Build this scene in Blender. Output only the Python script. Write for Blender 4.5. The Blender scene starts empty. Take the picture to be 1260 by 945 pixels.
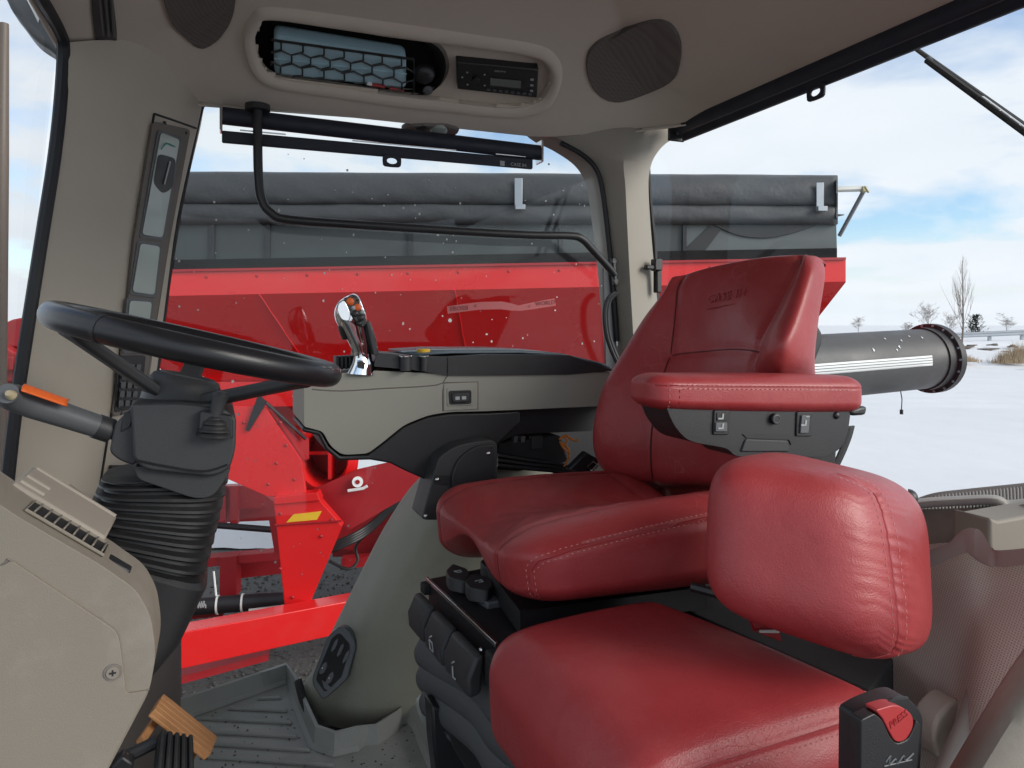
import bpy, bmesh, math, random
import numpy as np
from mathutils import Vector, Matrix
from mathutils.bvhtree import BVHTree

SC = bpy.context.scene
COL = SC.collection
random.seed(7)
RNG = np.random.default_rng(11)

# ------------------------------------------------------------------ camera, sky, sun, exposure
F, HY, EYE = 900.0, 400.0, 2.4          # focal length in photo pixels, horizon row, eye height above the yard
cam_data = bpy.data.cameras.new('camera')
cam_data.sensor_width = 36.0
cam_data.lens = 36.0 * F / 1260.0
cam_data.shift_y = -(472.5 - HY) / 1260.0
cam_data.clip_start = 0.02
cam_data.clip_end = 6000
camera = bpy.data.objects.new('camera', cam_data)
camera.location = (0, 0, EYE)
camera.rotation_euler = (math.radians(90), 0, 0)
COL.objects.link(camera)
SC.camera = camera

SUN_EL, SUN_AZ = math.radians(24), math.radians(114)    # azimuth measured from +Y clockwise
world = bpy.data.worlds.new('World')
SC.world = world
world.use_nodes = True
wn, wl = world.node_tree.nodes, world.node_tree.links
wn.clear()
w_out = wn.new('ShaderNodeOutputWorld')
w_bg = wn.new('ShaderNodeBackground'); w_bg.inputs['Strength'].default_value = 0.1
w_sky = wn.new('ShaderNodeTexSky'); w_sky.sky_type = 'NISHITA'; w_sky.sun_disc = False
w_sky.sun_elevation = SUN_EL; w_sky.sun_rotation = SUN_AZ
w_sky.air_density = 1.0; w_sky.dust_density = 0.6; w_sky.ozone_density = 3.0
w_tc = wn.new('ShaderNodeTexCoord')
w_sep = wn.new('ShaderNodeSeparateXYZ'); wl.new(w_tc.outputs['Generated'], w_sep.inputs[0])
def wmath(op, a, b=None, clamp=False):
    n = wn.new('ShaderNodeMath'); n.operation = op; n.use_clamp = clamp
    for i, x in enumerate((a, b)):
        if x is None: continue
        if isinstance(x, (int, float)): n.inputs[i].default_value = x
        else: wl.new(x, n.inputs[i])
    return n.outputs[0]
zz = wmath('ADD', wmath('MAXIMUM', w_sep.outputs[2], 0.0), 0.20)
cx_, cy_ = wmath('DIVIDE', w_sep.outputs[0], zz), wmath('DIVIDE', w_sep.outputs[1], zz)
w_cmb = wn.new('ShaderNodeCombineXYZ'); wl.new(cx_, w_cmb.inputs[0]); wl.new(cy_, w_cmb.inputs[1])
w_cmb.inputs[2].default_value = 18.31
w_noise = wn.new('ShaderNodeTexNoise'); w_noise.inputs['Scale'].default_value = 1.15
w_noise.inputs['Detail'].default_value = 9; w_noise.inputs['Roughness'].default_value = 0.52
w_noise.inputs['Distortion'].default_value = 0.25
wl.new(w_cmb.outputs[0], w_noise.inputs['Vector'])
w_ramp = wn.new('ShaderNodeValToRGB')
w_ramp.color_ramp.elements[0].position = 0.375; w_ramp.color_ramp.elements[1].position = 0.505
wl.new(w_noise.outputs['Fac'], w_ramp.inputs[0])
w_noise2 = wn.new('ShaderNodeTexNoise'); w_noise2.inputs['Scale'].default_value = 2.3
w_noise2.inputs['Detail'].default_value = 6
wl.new(w_cmb.outputs[0], w_noise2.inputs['Vector'])
w_cl = wn.new('ShaderNodeMixRGB'); w_cl.inputs[1].default_value = (3.9, 4.25, 4.65, 1); w_cl.inputs[2].default_value = (4.8, 5.0, 5.2, 1)
wl.new(w_noise2.outputs['Fac'], w_cl.inputs[0])
w_mix = wn.new('ShaderNodeMixRGB')
hz_f = wmath('SUBTRACT', 1.0, wmath('DIVIDE', wmath('MAXIMUM', w_sep.outputs[2], 0.0), 0.12), True)
cov = wmath('MAXIMUM', w_ramp.outputs[0], wmath('MULTIPLY', hz_f, 1.25))
wl.new(cov, w_mix.inputs[0]); wl.new(w_sky.outputs[0], w_mix.inputs[1]); wl.new(w_cl.outputs[0], w_mix.inputs[2])
wl.new(w_mix.outputs[0], w_bg.inputs[0]); wl.new(w_bg.outputs[0], w_out.inputs[0])

sun_data = bpy.data.lights.new('sun', 'SUN')
sun_data.energy = 1.5; sun_data.angle = math.radians(32); sun_data.color = (1.0, 0.95, 0.88)
sun = bpy.data.objects.new('sun', sun_data)
sd = Vector((math.sin(SUN_AZ) * math.cos(SUN_EL), math.cos(SUN_AZ) * math.cos(SUN_EL), math.sin(SUN_EL)))
sun.rotation_euler = sd.to_track_quat('Z', 'Y').to_euler()
COL.objects.link(sun)

SC.view_settings.view_transform = 'Standard'
SC.view_settings.look = 'None'
SC.view_settings.gamma = 1.0
SC.view_settings.use_curve_mapping = False
SC.view_settings.exposure = 1.05
SC.render.engine = 'CYCLES'
SC.cycles.use_denoising = True
SC.cycles.max_bounces = 9
SC.cycles.diffuse_bounces = 5
SC.cycles.transparent_max_bounces = 12
SC.cycles.sample_clamp_indirect = 4.0
SC.cycles.caustics_reflective = False
SC.cycles.caustics_refractive = False

# ------------------------------------------------------------------ frames of reference
YAW = math.radians(22)                      # the cab stands turned 22 degrees to the view
CA, SA = math.cos(YAW), math.sin(YAW)
E = Vector((0, 0, EYE))
AU, AV, AZ = Vector((CA, SA, 0)), Vector((-SA, CA, 0)), Vector((0, 0, 1))   # rearward, to the far side, up
def K(u, v, z): return E + AU * u + AV * v + AZ * z
def ray(px, py): return Vector(((px - 630) / F, 1.0, -(py - HY) / F))
def Q(px, py, v):
    d = ray(px, py); return E + d * (v / d.dot(AV))
def UU(px, py, u):
    d = ray(px, py); return E + d * (u / d.dot(AU))
def P(px, py, Y): return E + ray(px, py) * Y
def ZZ(px, py, z):
    d = ray(px, py); return E + d * (z / d.z)
def uvz(p):
    q = Vector(p) - E; return q.dot(AU), q.dot(AV), q.z

# ------------------------------------------------------------------ mesh tools
class MB:
    def __init__(s): s.v = []; s.f = []
    def add(s, vs, fs):
        o = len(s.v); s.v += [tuple(p) for p in vs]; s.f += [tuple(i + o for i in f) for f in fs]; return s
    def quad(s, *ps): return s.add(ps, [tuple(range(len(ps)))])
    def grid(s, rows, closed=False, cap=False):
        n, m = len(rows), len(rows[0]); vs = [p for r in rows for p in r]; fs = []
        for i in range(n - 1):
            for j in range(m if closed else m - 1):
                k = (j + 1) % m
                fs.append((i * m + j, i * m + k, (i + 1) * m + k, (i + 1) * m + j))
        if cap:
            fs.append(tuple(range(m))[::-1]); fs.append(tuple((n - 1) * m + j for j in range(m)))
        return s.add(vs, fs)
    def prism(s, poly, ext):
        n = len(poly); ext = Vector(ext); a = [Vector(p) for p in poly]; b = [p + ext for p in a]
        fs = [tuple(range(n)), tuple(range(2 * n - 1, n - 1, -1))]
        fs += [(i, i + n, (i + 1) % n + n, (i + 1) % n) for i in range(n)]
        return s.add(a + b, fs)
    def hexa(s, a, b):                       # two quads, front and back
        return s.add(list(a) + list(b), [(0, 1, 2, 3), (7, 6, 5, 4), (0, 4, 5, 1), (1, 5, 6, 2), (2, 6, 7, 3), (3, 7, 4, 0)])
    def box(s, c, x, y, z):                  # centre and three half vectors
        c, x, y, z = Vector(c), Vector(x), Vector(y), Vector(z)
        a = [c - x - y - z, c + x - y - z, c + x - y + z, c - x - y + z]
        b = [c - x + y - z, c + x + y - z, c + x + y + z, c - x + y + z]
        return s.hexa(a, b)
    def tube(s, pts, r, n=10, cap=True, closed=False, up=None, rx=None):
        pts = [Vector(p) for p in pts]; m = len(pts); rows = []
        rs = r if isinstance(r, (list, tuple)) else [r] * m
        ref = Vector(up) if up else None; prev = None
        for i, p in enumerate(pts):
            if closed: t = pts[(i + 1) % m] - pts[i - 1]
            else: t = pts[min(i + 1, m - 1)] - pts[max(i - 1, 0)]
            t.normalize()
            if prev is None:
                a = ref if ref else (Vector((0, 0, 1)) if abs(t.z) < .9 else Vector((1, 0, 0)))
                x = (a - t * a.dot(t)).normalized()
            else:
                x = (prev - t * prev.dot(t)).normalized()
            prev = x; y = t.cross(x)
            q = rx if rx else 1.0
            rows.append([p + x * (rs[i] * math.cos(2 * math.pi * k / n)) + y * (rs[i] * q * math.sin(2 * math.pi * k / n)) for k in range(n)])
        if closed: rows.append(rows[0])
        return s.grid(rows, closed=True, cap=cap and not closed)
    def disc(s, c, nrm, r, h=0.002, n=14):
        c, nrm = Vector(c), Vector(nrm).normalized()
        return s.tube([c, c + nrm * h], r, n=n)
    def dome(s, c, nrm, r, h, n=14, m=5):
        c, nrm = Vector(c), Vector(nrm).normalized()
        pts = [c + nrm * (h * math.sin(a)) for a in [k * math.pi / 2 / m for k in range(m)]] + [c + nrm * h]
        rr = [r * math.cos(k * math.pi / 2 / m) for k in range(m)] + [r * .02]
        a = Vector((0, 0, 1)) if abs(nrm.z) < .9 else Vector((1, 0, 0))
        x = (a - nrm * a.dot(nrm)).normalized(); y = nrm.cross(x); rows = []
        for p, q in zip(pts, rr): rows.append([p + x * q * math.cos(2 * math.pi * k / n) + y * q * math.sin(2 * math.pi * k / n) for k in range(n)])
        return s.grid(rows, closed=True, cap=True)
    def build(s, name, mat, parent=None, smooth=True, bevel=0, seg=2, solid=0, subd=0, angle=35, merge=False):
        me = bpy.data.meshes.new(name); me.from_pydata(s.v, [], s.f)
        return finish(me, name, mat, parent, smooth, bevel, seg, solid, subd, angle, merge)

ROOTLOC = {}
def finish(me, name, mat, parent=None, smooth=True, bevel=0, seg=2, solid=0, subd=0, angle=35, merge=False):
    bm = bmesh.new(); bm.from_mesh(me)
    if merge: bmesh.ops.remove_doubles(bm, verts=bm.verts, dist=1e-5)
    bmesh.ops.recalc_face_normals(bm, faces=bm.faces)
    bm.to_mesh(me); bm.free()
    ob = bpy.data.objects.new(name, me); COL.objects.link(ob)
    me.materials.append(mat)
    if smooth:
        for p in me.polygons: p.use_smooth = True
        if not subd: me.set_sharp_from_angle(angle=math.radians(angle))
    if subd:
        m = ob.modifiers.new('sub', 'SUBSURF'); m.levels = subd; m.render_levels = subd
    if solid:
        m = ob.modifiers.new('solid', 'SOLIDIFY'); m.thickness = abs(solid); m.offset = 1 if solid > 0 else -1
    if bevel:
        m = ob.modifiers.new('bevel', 'BEVEL'); m.width = bevel; m.segments = seg; m.limit_method = 'ANGLE'; m.angle_limit = math.radians(40)
        m.harden_normals = False
    put(ob, parent)
    return ob
def put(ob, parent):
    if parent is None: return ob
    ob.parent = parent
    if parent.name in ROOTLOC: ob.matrix_parent_inverse = Matrix.Translation(-ROOTLOC[parent.name])
    return ob
def tag(o, label, cat=None, group=None, kind=None):
    if label: o['label'] = label
    if cat: o['category'] = cat
    if group: o['group'] = group
    if kind: o['kind'] = kind
    return o
def thing(name, loc, label, cat, group=None):
    o = bpy.data.objects.new(name, None); COL.objects.link(o); o.location = loc
    o.empty_display_size = .05
    ROOTLOC[o.name] = Vector(loc)
    return tag(o, label, cat, group)

def cat(pts, n=6, closed=False):             # Catmull-Rom through points (any dimension)
    a = np.array([tuple(p) for p in pts], float); m = len(a); out = []
    for i in range(m if closed else m - 1):
        if closed: p0, p1, p2, p3 = a[i - 1], a[i], a[(i + 1) % m], a[(i + 2) % m]
        else: p0, p1, p2, p3 = a[max(i - 1, 0)], a[i], a[i + 1], a[min(i + 2, m - 1)]
        for k in range(n):
            t = k / n
            out.append(.5 * ((2 * p1) + (p2 - p0) * t + (2 * p0 - 5 * p1 + 4 * p2 - p3) * t * t + (3 * p1 - p0 - 3 * p2 + p3) * t ** 3))
    if not closed: out.append(a[-1])
    return out
def cat3(pts, n=6, closed=False): return [Vector(p) for p in cat(pts, n, closed)]
def surf(rows, nu=5, nv=5, closed=False):    # smooth surface through a net of points
    r2 = [cat(r, nu, closed) for r in rows]
    cols = [cat(c, nv) for c in zip(*r2)]
    return [[Vector(p) for p in r] for r in zip(*cols)]
def rpoly(pts, r, n=5):                      # round the corners of a 2-D polygon
    out = []; m = len(pts)
    for i in range(m):
        p = Vector(pts[i][:2]); a = Vector(pts[i - 1][:2]) - p; b = Vector(pts[(i + 1) % m][:2]) - p
        rr = pts[i][2] if len(pts[i]) > 2 else r
        rr = min(rr, a.length * .49, b.length * .49)
        a.normalize(); b.normalize()
        p0, p2 = p + a * rr, p + b * rr
        for k in range(n + 1):
            t = k / n; out.append(tuple(p0 * (1 - t) ** 2 + p * 2 * t * (1 - t) + p2 * t * t))
    return out
def lerp(a, b, t): return a * (1 - t) + b * t
def interp(x, xs, ys): return float(np.interp(x, xs, ys))
def prismv(pix, v0, v1): return MB().prism([Q(x, y, v0) for x, y in pix], AV * (v1 - v0))

def text_mesh(mb, s, size, o, xd, yd, depth=.0006, spacing=1.0, align='CENTER'):
    c = bpy.data.curves.new('t', 'FONT'); c.body = s; c.size = size; c.align_x = align; c.align_y = 'CENTER'
    c.extrude = depth; c.space_character = spacing; c.resolution_u = 2
    ob = bpy.data.objects.new('t', c); COL.objects.link(ob)
    dg = bpy.context.evaluated_depsgraph_get(); me = ob.evaluated_get(dg).to_mesh()
    xd, yd = Vector(xd).normalized(), Vector(yd).normalized(); zd = xd.cross(yd); o = Vector(o)
    mb.add([o + xd * v.co.x + yd * v.co.y + zd * v.co.z for v in me.vertices], [tuple(p.vertices) for p in me.polygons])
    bpy.data.objects.remove(ob); bpy.data.curves.remove(c)

# ------------------------------------------------------------------ materials
MATS = {}
def mat(name, col, rough=.5, metal=0, spec=.5, grain=None, bumpd=.001, var=.12, vscale=3.0, coat=0, coatr=.1, dirt=None, dcol=None, dscale=6, dpos=(.52, .7), rvar=.12, sheen=0):
    m = bpy.data.materials.new(name); m.use_nodes = True; nt = m.node_tree; n, l = nt.nodes, nt.links
    b = n['Principled BSDF']
    b.inputs['Roughness'].default_value = rough; b.inputs['Metallic'].default_value = metal
    b.inputs['Specular IOR Level'].default_value = spec
    b.inputs['Coat Weight'].default_value = coat; b.inputs['Coat Roughness'].default_value = coatr
    tc = n.new('ShaderNodeTexCoord'); co = tc.outputs['Object']
    nz = n.new('ShaderNodeTexNoise'); nz.inputs['Scale'].default_value = vscale; nz.inputs['Detail'].default_value = 7
    nz.inputs['Roughness'].default_value = .62
    l.new(co, nz.inputs['Vector'])
    mx = n.new('ShaderNodeMixRGB')
    mx.inputs[1].default_value = (*[c * (1 - var) for c in col], 1); mx.inputs[2].default_value = (*[min(1, c * (1 + var)) for c in col], 1)
    l.new(nz.outputs['Fac'], mx.inputs[0]); out = mx.outputs[0]
    if dirt:
        dz = n.new('ShaderNodeTexNoise'); dz.inputs['Scale'].default_value = dscale; dz.inputs['Detail'].default_value = 10; dz.inputs['Roughness'].default_value = .7
        l.new(co, dz.inputs['Vector'])
        rp = n.new('ShaderNodeValToRGB'); rp.color_ramp.elements[0].position = dpos[0]; rp.color_ramp.elements[1].position = dpos[1]
        l.new(dz.outputs['Fac'], rp.inputs[0])
        mu = n.new('ShaderNodeMath'); mu.operation = 'MULTIPLY'; mu.inputs[1].default_value = dirt; l.new(rp.outputs[0], mu.inputs[0])
        m2 = n.new('ShaderNodeMixRGB'); l.new(mu.outputs[0], m2.inputs[0]); l.new(out, m2.inputs[1]); m2.inputs[2].default_value = (*dcol, 1); out = m2.outputs[0]
    l.new(out, b.inputs['Base Color'])
    if rvar:
        mr = n.new('ShaderNodeMapRange'); mr.inputs['To Min'].default_value = max(0.02, rough - rvar); mr.inputs['To Max'].default_value = min(1, rough + rvar)
        mr.inputs['From Min'].default_value = .3; mr.inputs['From Max'].default_value = .7
        l.new(nz.outputs['Fac'], mr.inputs['Value']); l.new(mr.outputs[0], b.inputs['Roughness'])
    if grain:
        gz = n.new('ShaderNodeTexNoise'); gz.inputs['Scale'].default_value = grain; gz.inputs['Detail'].default_value = 3
        l.new(co, gz.inputs['Vector'])
        bp = n.new('ShaderNodeBump'); bp.inputs['Strength'].default_value = .5; bp.inputs['Distance'].default_value = bumpd
        l.new(gz.outputs['Fac'], bp.inputs['Height']); l.new(bp.outputs[0], b.inputs['Normal'])
    MATS[name] = m
    return m

def leather(name, col, worn, crack=90, crackamt=.35):
    m = mat(name, col, rough=.43, spec=.5, var=.2, vscale=6, rvar=.14, dirt=.5, dcol=worn, dscale=4.5, dpos=(.5, .85))
    nt = m.node_tree; n, l = nt.nodes, nt.links; b = n['Principled BSDF']
    co = [x for x in n if x.type == 'TEX_COORD'][0].outputs['Object']
    base = b.inputs['Base Color'].links[0].from_socket
    # warped cells: the creases of aged leather
    wz = n.new('ShaderNodeTexNoise'); wz.inputs['Scale'].default_value = 25; wz.inputs['Detail'].default_value = 4
    l.new(co, wz.inputs['Vector'])
    sc = n.new('ShaderNodeVectorMath'); sc.operation = 'SCALE'; sc.inputs['Scale'].default_value = .035; l.new(wz.outputs['Color'], sc.inputs[0])
    ad = n.new('ShaderNodeVectorMath'); ad.operation = 'ADD'; l.new(co, ad.inputs[0]); l.new(sc.outputs[0], ad.inputs[1])
    vo = n.new('ShaderNodeTexVoronoi'); vo.feature = 'DISTANCE_TO_EDGE'; vo.inputs['Scale'].default_value = crack * .45
    l.new(ad.outputs[0], vo.inputs['Vector'])
    rp = n.new('ShaderNodeValToRGB'); rp.color_ramp.elements[0].color = (1, 1, 1, 1); rp.color_ramp.elements[1].color = (0, 0, 0, 1)
    rp.color_ramp.elements[0].position = .0; rp.color_ramp.elements[1].position = .028
    l.new(vo.outputs['Distance'], rp.inputs[0])
    # only in worn patches
    wn_ = n.new('ShaderNodeTexNoise'); wn_.inputs['Scale'].default_value = 7; wn_.inputs['Detail'].default_value = 5; l.new(co, wn_.inputs['Vector'])
    wr = n.new('ShaderNodeValToRGB'); wr.color_ramp.elements[0].position = .5; wr.color_ramp.elements[1].position = .68; l.new(wn_.outputs['Fac'], wr.inputs[0])
    mu = n.new('ShaderNodeMath'); mu.operation = 'MULTIPLY'; l.new(rp.outputs[0], mu.inputs[0]); l.new(wr.outputs[0], mu.inputs[1])
    m3 = n.new('ShaderNodeMath'); m3.operation = 'MULTIPLY'; l.new(mu.outputs[0], m3.inputs[0]); m3.inputs[1].default_value = crackamt
    mx = n.new('ShaderNodeMixRGB'); l.new(m3.outputs[0], mx.inputs[0]); l.new(base, mx.inputs[1]); mx.inputs[2].default_value = (*worn, 1)
    l.new(mx.outputs[0], b.inputs['Base Color'])
    # relief: pebble grain + creases + soft puckers
    g1 = n.new('ShaderNodeTexVoronoi'); g1.inputs['Scale'].default_value = 620; l.new(co, g1.inputs['Vector'])
    b1 = n.new('ShaderNodeBump'); b1.inputs['Strength'].default_value = .3; b1.inputs['Distance'].default_value = .0006; l.new(g1.outputs['Distance'], b1.inputs['Height'])
    b2 = n.new('ShaderNodeBump'); b2.inputs['Strength'].default_value = .2; b2.inputs['Distance'].default_value = .0012; b2.invert = True
    l.new(mu.outputs[0], b2.inputs['Height']); l.new(b1.outputs[0], b2.inputs['Normal'])
    g3 = n.new('ShaderNodeTexNoise'); g3.inputs['Scale'].default_value = 16; g3.inputs['Detail'].default_value = 3; g3.inputs['Distortion'].default_value = 1.2
    l.new(co, g3.inputs['Vector'])
    b3 = n.new('ShaderNodeBump'); b3.inputs['Strength'].default_value = .22; b3.inputs['Distance'].default_value = .006
    l.new(g3.outputs['Fac'], b3.inputs['Height']); l.new(b2.outputs[0], b3.inputs['Normal'])
    l.new(b3.outputs[0], b.inputs['Normal'])
    return m

def glassmat(name, tint=(.95, .965, .965), refl=.010):
    m = bpy.data.materials.new(name); m.use_nodes = True; n, l = m.node_tree.nodes, m.node_tree.links
    n.clear(); o = n.new('ShaderNodeOutputMaterial')
    t = n.new('ShaderNodeBsdfTransparent'); t.inputs[0].default_value = (*tint, 1)
    g = n.new('ShaderNodeBsdfGlossy'); g.inputs['Roughness'].default_value = .02
    fr0 = n.new('ShaderNodeFresnel'); fr0.inputs[0].default_value = 1.45
    fr = n.new('ShaderNodeMath'); fr.operation = 'MULTIPLY'; fr.inputs[1].default_value = .5; l.new(fr0.outputs[0], fr.inputs[0])
    mx = n.new('ShaderNodeMixShader'); l.new(fr.outputs[0], mx.inputs[0]); l.new(t.outputs[0], mx.inputs[1]); l.new(g.outputs[0], mx.inputs[2])
    # a thin film of dried dust
    nz = n.new('ShaderNodeTexNoise'); nz.inputs['Scale'].default_value = 5; nz.inputs['Detail'].default_value = 9
    tc = n.new('ShaderNodeTexCoord'); l.new(tc.outputs['Object'], nz.inputs['Vector'])
    rp = n.new('ShaderNodeMapRange'); rp.inputs['From Min'].default_value = .45; rp.inputs['From Max'].default_value = .8; rp.inputs['To Max'].default_value = refl
    l.new(nz.outputs['Fac'], rp.inputs['Value'])
    d = n.new('ShaderNodeBsdfDiffuse'); d.inputs[0].default_value = (.55, .55, .53, 1)
    m2 = n.new('ShaderNodeMixShader'); l.new(rp.outputs[0], m2.inputs[0]); l.new(mx.outputs[0], m2.inputs[1]); l.new(d.outputs[0], m2.inputs[2])
    l.new(m2.outputs[0], o.inputs[0]); MATS[name] = m
    return m

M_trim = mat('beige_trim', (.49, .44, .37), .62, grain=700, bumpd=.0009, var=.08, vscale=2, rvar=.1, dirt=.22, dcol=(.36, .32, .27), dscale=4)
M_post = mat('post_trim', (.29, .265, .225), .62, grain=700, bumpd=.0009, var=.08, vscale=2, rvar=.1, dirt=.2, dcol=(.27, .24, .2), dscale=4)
M_cowl = mat('cowl_plastic', (.215, .188, .152), .55, grain=1100, bumpd=.0005, var=.06, vscale=3, rvar=.08, dirt=.35, dcol=(.33, .31, .28), dscale=9)
M_liner = mat('headliner', (.66, .585, .50), .8, grain=800, bumpd=.0009, var=.07, rvar=.06, dirt=.2, dcol=(.38, .33, .28), dscale=3)
M_linerd = mat('headliner_dark', (.17, .15, .135), .85, grain=1500, bumpd=.0008, var=.08)
M_grille = mat('speaker_cloth', (.15, .132, .118), .85, var=.08)
M_cons = mat('console_grey', (.30, .295, .25), .55, grain=1100, bumpd=.0004, var=.05, rvar=.08)
M_fend = mat('fender_grey', (.34, .332, .265), .62, grain=650, bumpd=.0012, var=.08, vscale=4, dirt=.3, dcol=(.17, .155, .12), dscale=5)
M_fabric = mat('mesh_fabric', (.60, .555, .485), .85, var=.08)
M_black = mat('black_plastic', (.018, .018, .020), .42, grain=900, bumpd=.0005, var=.2, rvar=.1)
M_blackm = mat('black_matte', (.016, .016, .017), .8, grain=500, bumpd=.0006, var=.25)
M_rubber = mat('black_rubber', (.013, .013, .014), .5, var=.25, vscale=12, dirt=.4, dcol=(.06, .058, .055), dscale=14)
M_rim = mat('wheel_vinyl', (.012, .012, .014), .30, grain=700, bumpd=.0004, var=.2, rvar=.08)
M_col = mat('column_plastic', (.032, .033, .035), .5, grain=1000, bumpd=.0005, var=.15)
M_grey = mat('grey_plastic', (.10, .106, .112), .45, grain=700, bumpd=.0004, var=.12)
M_bell = mat('bellows_grey', (.075, .08, .085), .6, grain=400, bumpd=.0005, var=.2, dirt=.4, dcol=(.10, .095, .09), dscale=12)
M_mat = mat('mat_rubber', (.33, .33, .305), .65, grain=250, bumpd=.0006, var=.12, vscale=6, dirt=.5, dcol=(.17, .165, .15), dscale=7)
M_seal = mat('seal_rubber', (.007, .008, .011), .6, var=.2)
M_blind = mat('blind_fabric', (.014, .018, .030), .6, var=.2, vscale=20)
M_steel = mat('bright_steel', (.62, .62, .62), .22, metal=1, var=.08, rvar=.08)
M_chrome = mat('chrome', (.80, .82, .84), .07, metal=1, var=.02, rvar=.03)
M_orange = mat('orange_paint', (.75, .13, .02), .45, var=.1)
M_yellow = mat('yellow', (.80, .48, .03), .45, var=.08)
M_white = mat('white', (.75, .76, .75), .5, var=.05)
M_icon = mat('icon_print', (.40, .42, .42), .6, var=.05)
M_pedal = mat('tan_pedal', (.50, .24, .095), .6, grain=300, bumpd=.001, var=.22, vscale=18, dirt=.4, dcol=(.22, .10, .04), dscale=20)
M_screen = mat('display_glass', (.40, .45, .42), .10, var=.08, spec=.6, rvar=.02)
M_lens = mat('lens', (.30, .34, .32), .12, var=.05)
M_cap = mat('pale_cap', (.34, .36, .33), .35, var=.05)
M_leather = leather('red_leather', (.325, .032, .035), (.48, .14, .13), crack=70, crackamt=.42)
M_leather2 = leather('red_leather_jump', (.33, .033, .037), (.46, .11, .11), crack=150, crackamt=.07)
M_seam = mat('seam_shade', (.085, .008, .010), .7, var=.1)  # dark red that paints the shade inside the seam grooves
M_thread = mat('stitch_thread', (.58, .24, .22), .7, var=.1)
M_redbtn = mat('red_button', (.38, .03, .032), .4, var=.08)
M_towel = mat('blue_towel', (.45, .66, .74), .8, grain=300, bumpd=.001, var=.1, vscale=14)
M_glass = glassmat('window_glass')
M_glass2 = glassmat('rear_glass', (.97, .98, .985), .015)
M_speck = mat('dried_droplet', (.62, .62, .6), .7, var=.1)
# ------------------------------------------------------------------ outside: yard, bank, trees
M_snow = mat('snow', (.66, .67, .69), .8, spec=.2, var=.05, vscale=.35, grain=1.2, bumpd=.05)
M_asph = mat('asphalt', (.085, .082, .078), .85, grain=38, bumpd=.03, var=.55, vscale=26, dirt=.5, dcol=(.20, .20, .195), dscale=44, dpos=(.55, .66))
M_grass = mat('dry_grass', (.33, .25, .16), .9, var=.3)
M_bark = mat('bark', (.16, .13, .11), .9, var=.3, vscale=8)
M_ever = mat('evergreen', (.025, .042, .028), .8, var=.4, vscale=4)
M_galv = mat('galvanised', (.36, .39, .42), .45, metal=.6, var=.1)
M_rock = mat('bare_earth', (.10, .085, .07), .95, var=.35, vscale=3)
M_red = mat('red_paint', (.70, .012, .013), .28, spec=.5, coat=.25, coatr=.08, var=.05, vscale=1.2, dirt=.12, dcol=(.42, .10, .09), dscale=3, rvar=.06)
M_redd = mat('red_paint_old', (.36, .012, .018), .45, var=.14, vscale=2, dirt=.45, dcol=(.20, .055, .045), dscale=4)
M_tarp = mat('tarp', (.045, .048, .052), .55, var=.22, vscale=5, grain=30, bumpd=.006)
M_tarp2 = mat('tarp_panel', (.036, .043, .043), .5, var=.16, vscale=2.5, dirt=.4, dcol=(.06, .068, .066), dscale=3)
M_tarp3 = mat('tarp_light', (.085, .10, .10), .45, var=.12, vscale=2.5)
M_blk = mat('black_strip', (.014, .014, .016), .45, var=.2)
M_tube = mat('auger_paint', (.05, .049, .049), .5, var=.15, vscale=2, dirt=.35, dcol=(.11, .10, .092), dscale=5)
M_pipe = mat('pale_pipe', (.62, .62, .58), .4, metal=.4, var=.1)

def noise2(x, y):
    return math.sin(x * 1.3 + y * .7) * .5 + math.sin(x * .37 - y * 1.1 + 1.7) * .5 + math.sin(x * 2.9 + y * 2.3 + .4) * .2
# snow field: one sheet to the horizon, gently uneven near by
def axis_vals(lo, hi, n, far):
    return [-far, -far * .4, -far * .12] + list(np.linspace(lo, hi, n)) + [far * .12, far * .4, far]
xs = [-4000, -1600, -500, -200, -100] + list(np.linspace(-60, 0, 25)) + list(np.arange(.4, 42, .38)) + list(np.linspace(44, 90, 20)) + [140, 300, 700, 1600, 4000]
ys = [-4000, -1600, -500, -150, -60] + list(np.linspace(-40, 8, 20)) + list(np.arange(8.3, 46, .38)) + list(np.linspace(48, 110, 20)) + [150, 300, 700, 1600, 4000]
rows = []
for y in ys:
    r = []
    for x in xs:
        d = math.hypot(x - 1, y - 3)
        k = min(1, max(0, (d - 9) / 8))
        fine = .018 * noise2(x * 2.3 + 1.5 * math.sin(y * .6), y * 3.1) + .012 * math.sin(y * 5.3 + 2 * math.sin(x * .8)) * max(0, math.sin(x * .5 + y * .21))
        rut = 0
        for yr, sl_ in ((21.0, .10), (22.7, .10), (27.5, -.05), (29.3, -.05)):
            dd = y - (yr + sl_ * (x - 10) + .4 * math.sin(x * .22)); rut += -.055 * math.exp(-(dd / .28) ** 2) + .04 * math.exp(-((dd - .55) / .25) ** 2)
        r.append((x, y, k * (.06 * noise2(x * .45, y * .45) + (fine + rut if 8 < y < 46 and .3 < x < 42 else 0))))
    rows.append(r)
ground = MB().grid(rows).build('snow_ground', M_snow); tag(ground, 'flat snow-covered yard reaching to the far road', 'snow', kind='structure')

# cleared asphalt under the machines, with a ragged snow edge
edge = []
for k in range(120):
    a = 2 * math.pi * k / 120
    rx, ry = 14.0, 8.1
    r = 1 + .05 * math.sin(5 * a + 1) + .035 * math.sin(11 * a) + .02 * math.sin(23 * a + 2)
    edge.append(Vector((-7.5 + rx * r * math.cos(a), .2 + ry * r * math.sin(a), .012)))
asph = MB().prism(edge, (0, 0, .004)).build('asphalt', M_asph, smooth=False)
tag(asph, 'dark gravelly asphalt cleared of snow below the cart', 'asphalt', kind='structure')
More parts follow.
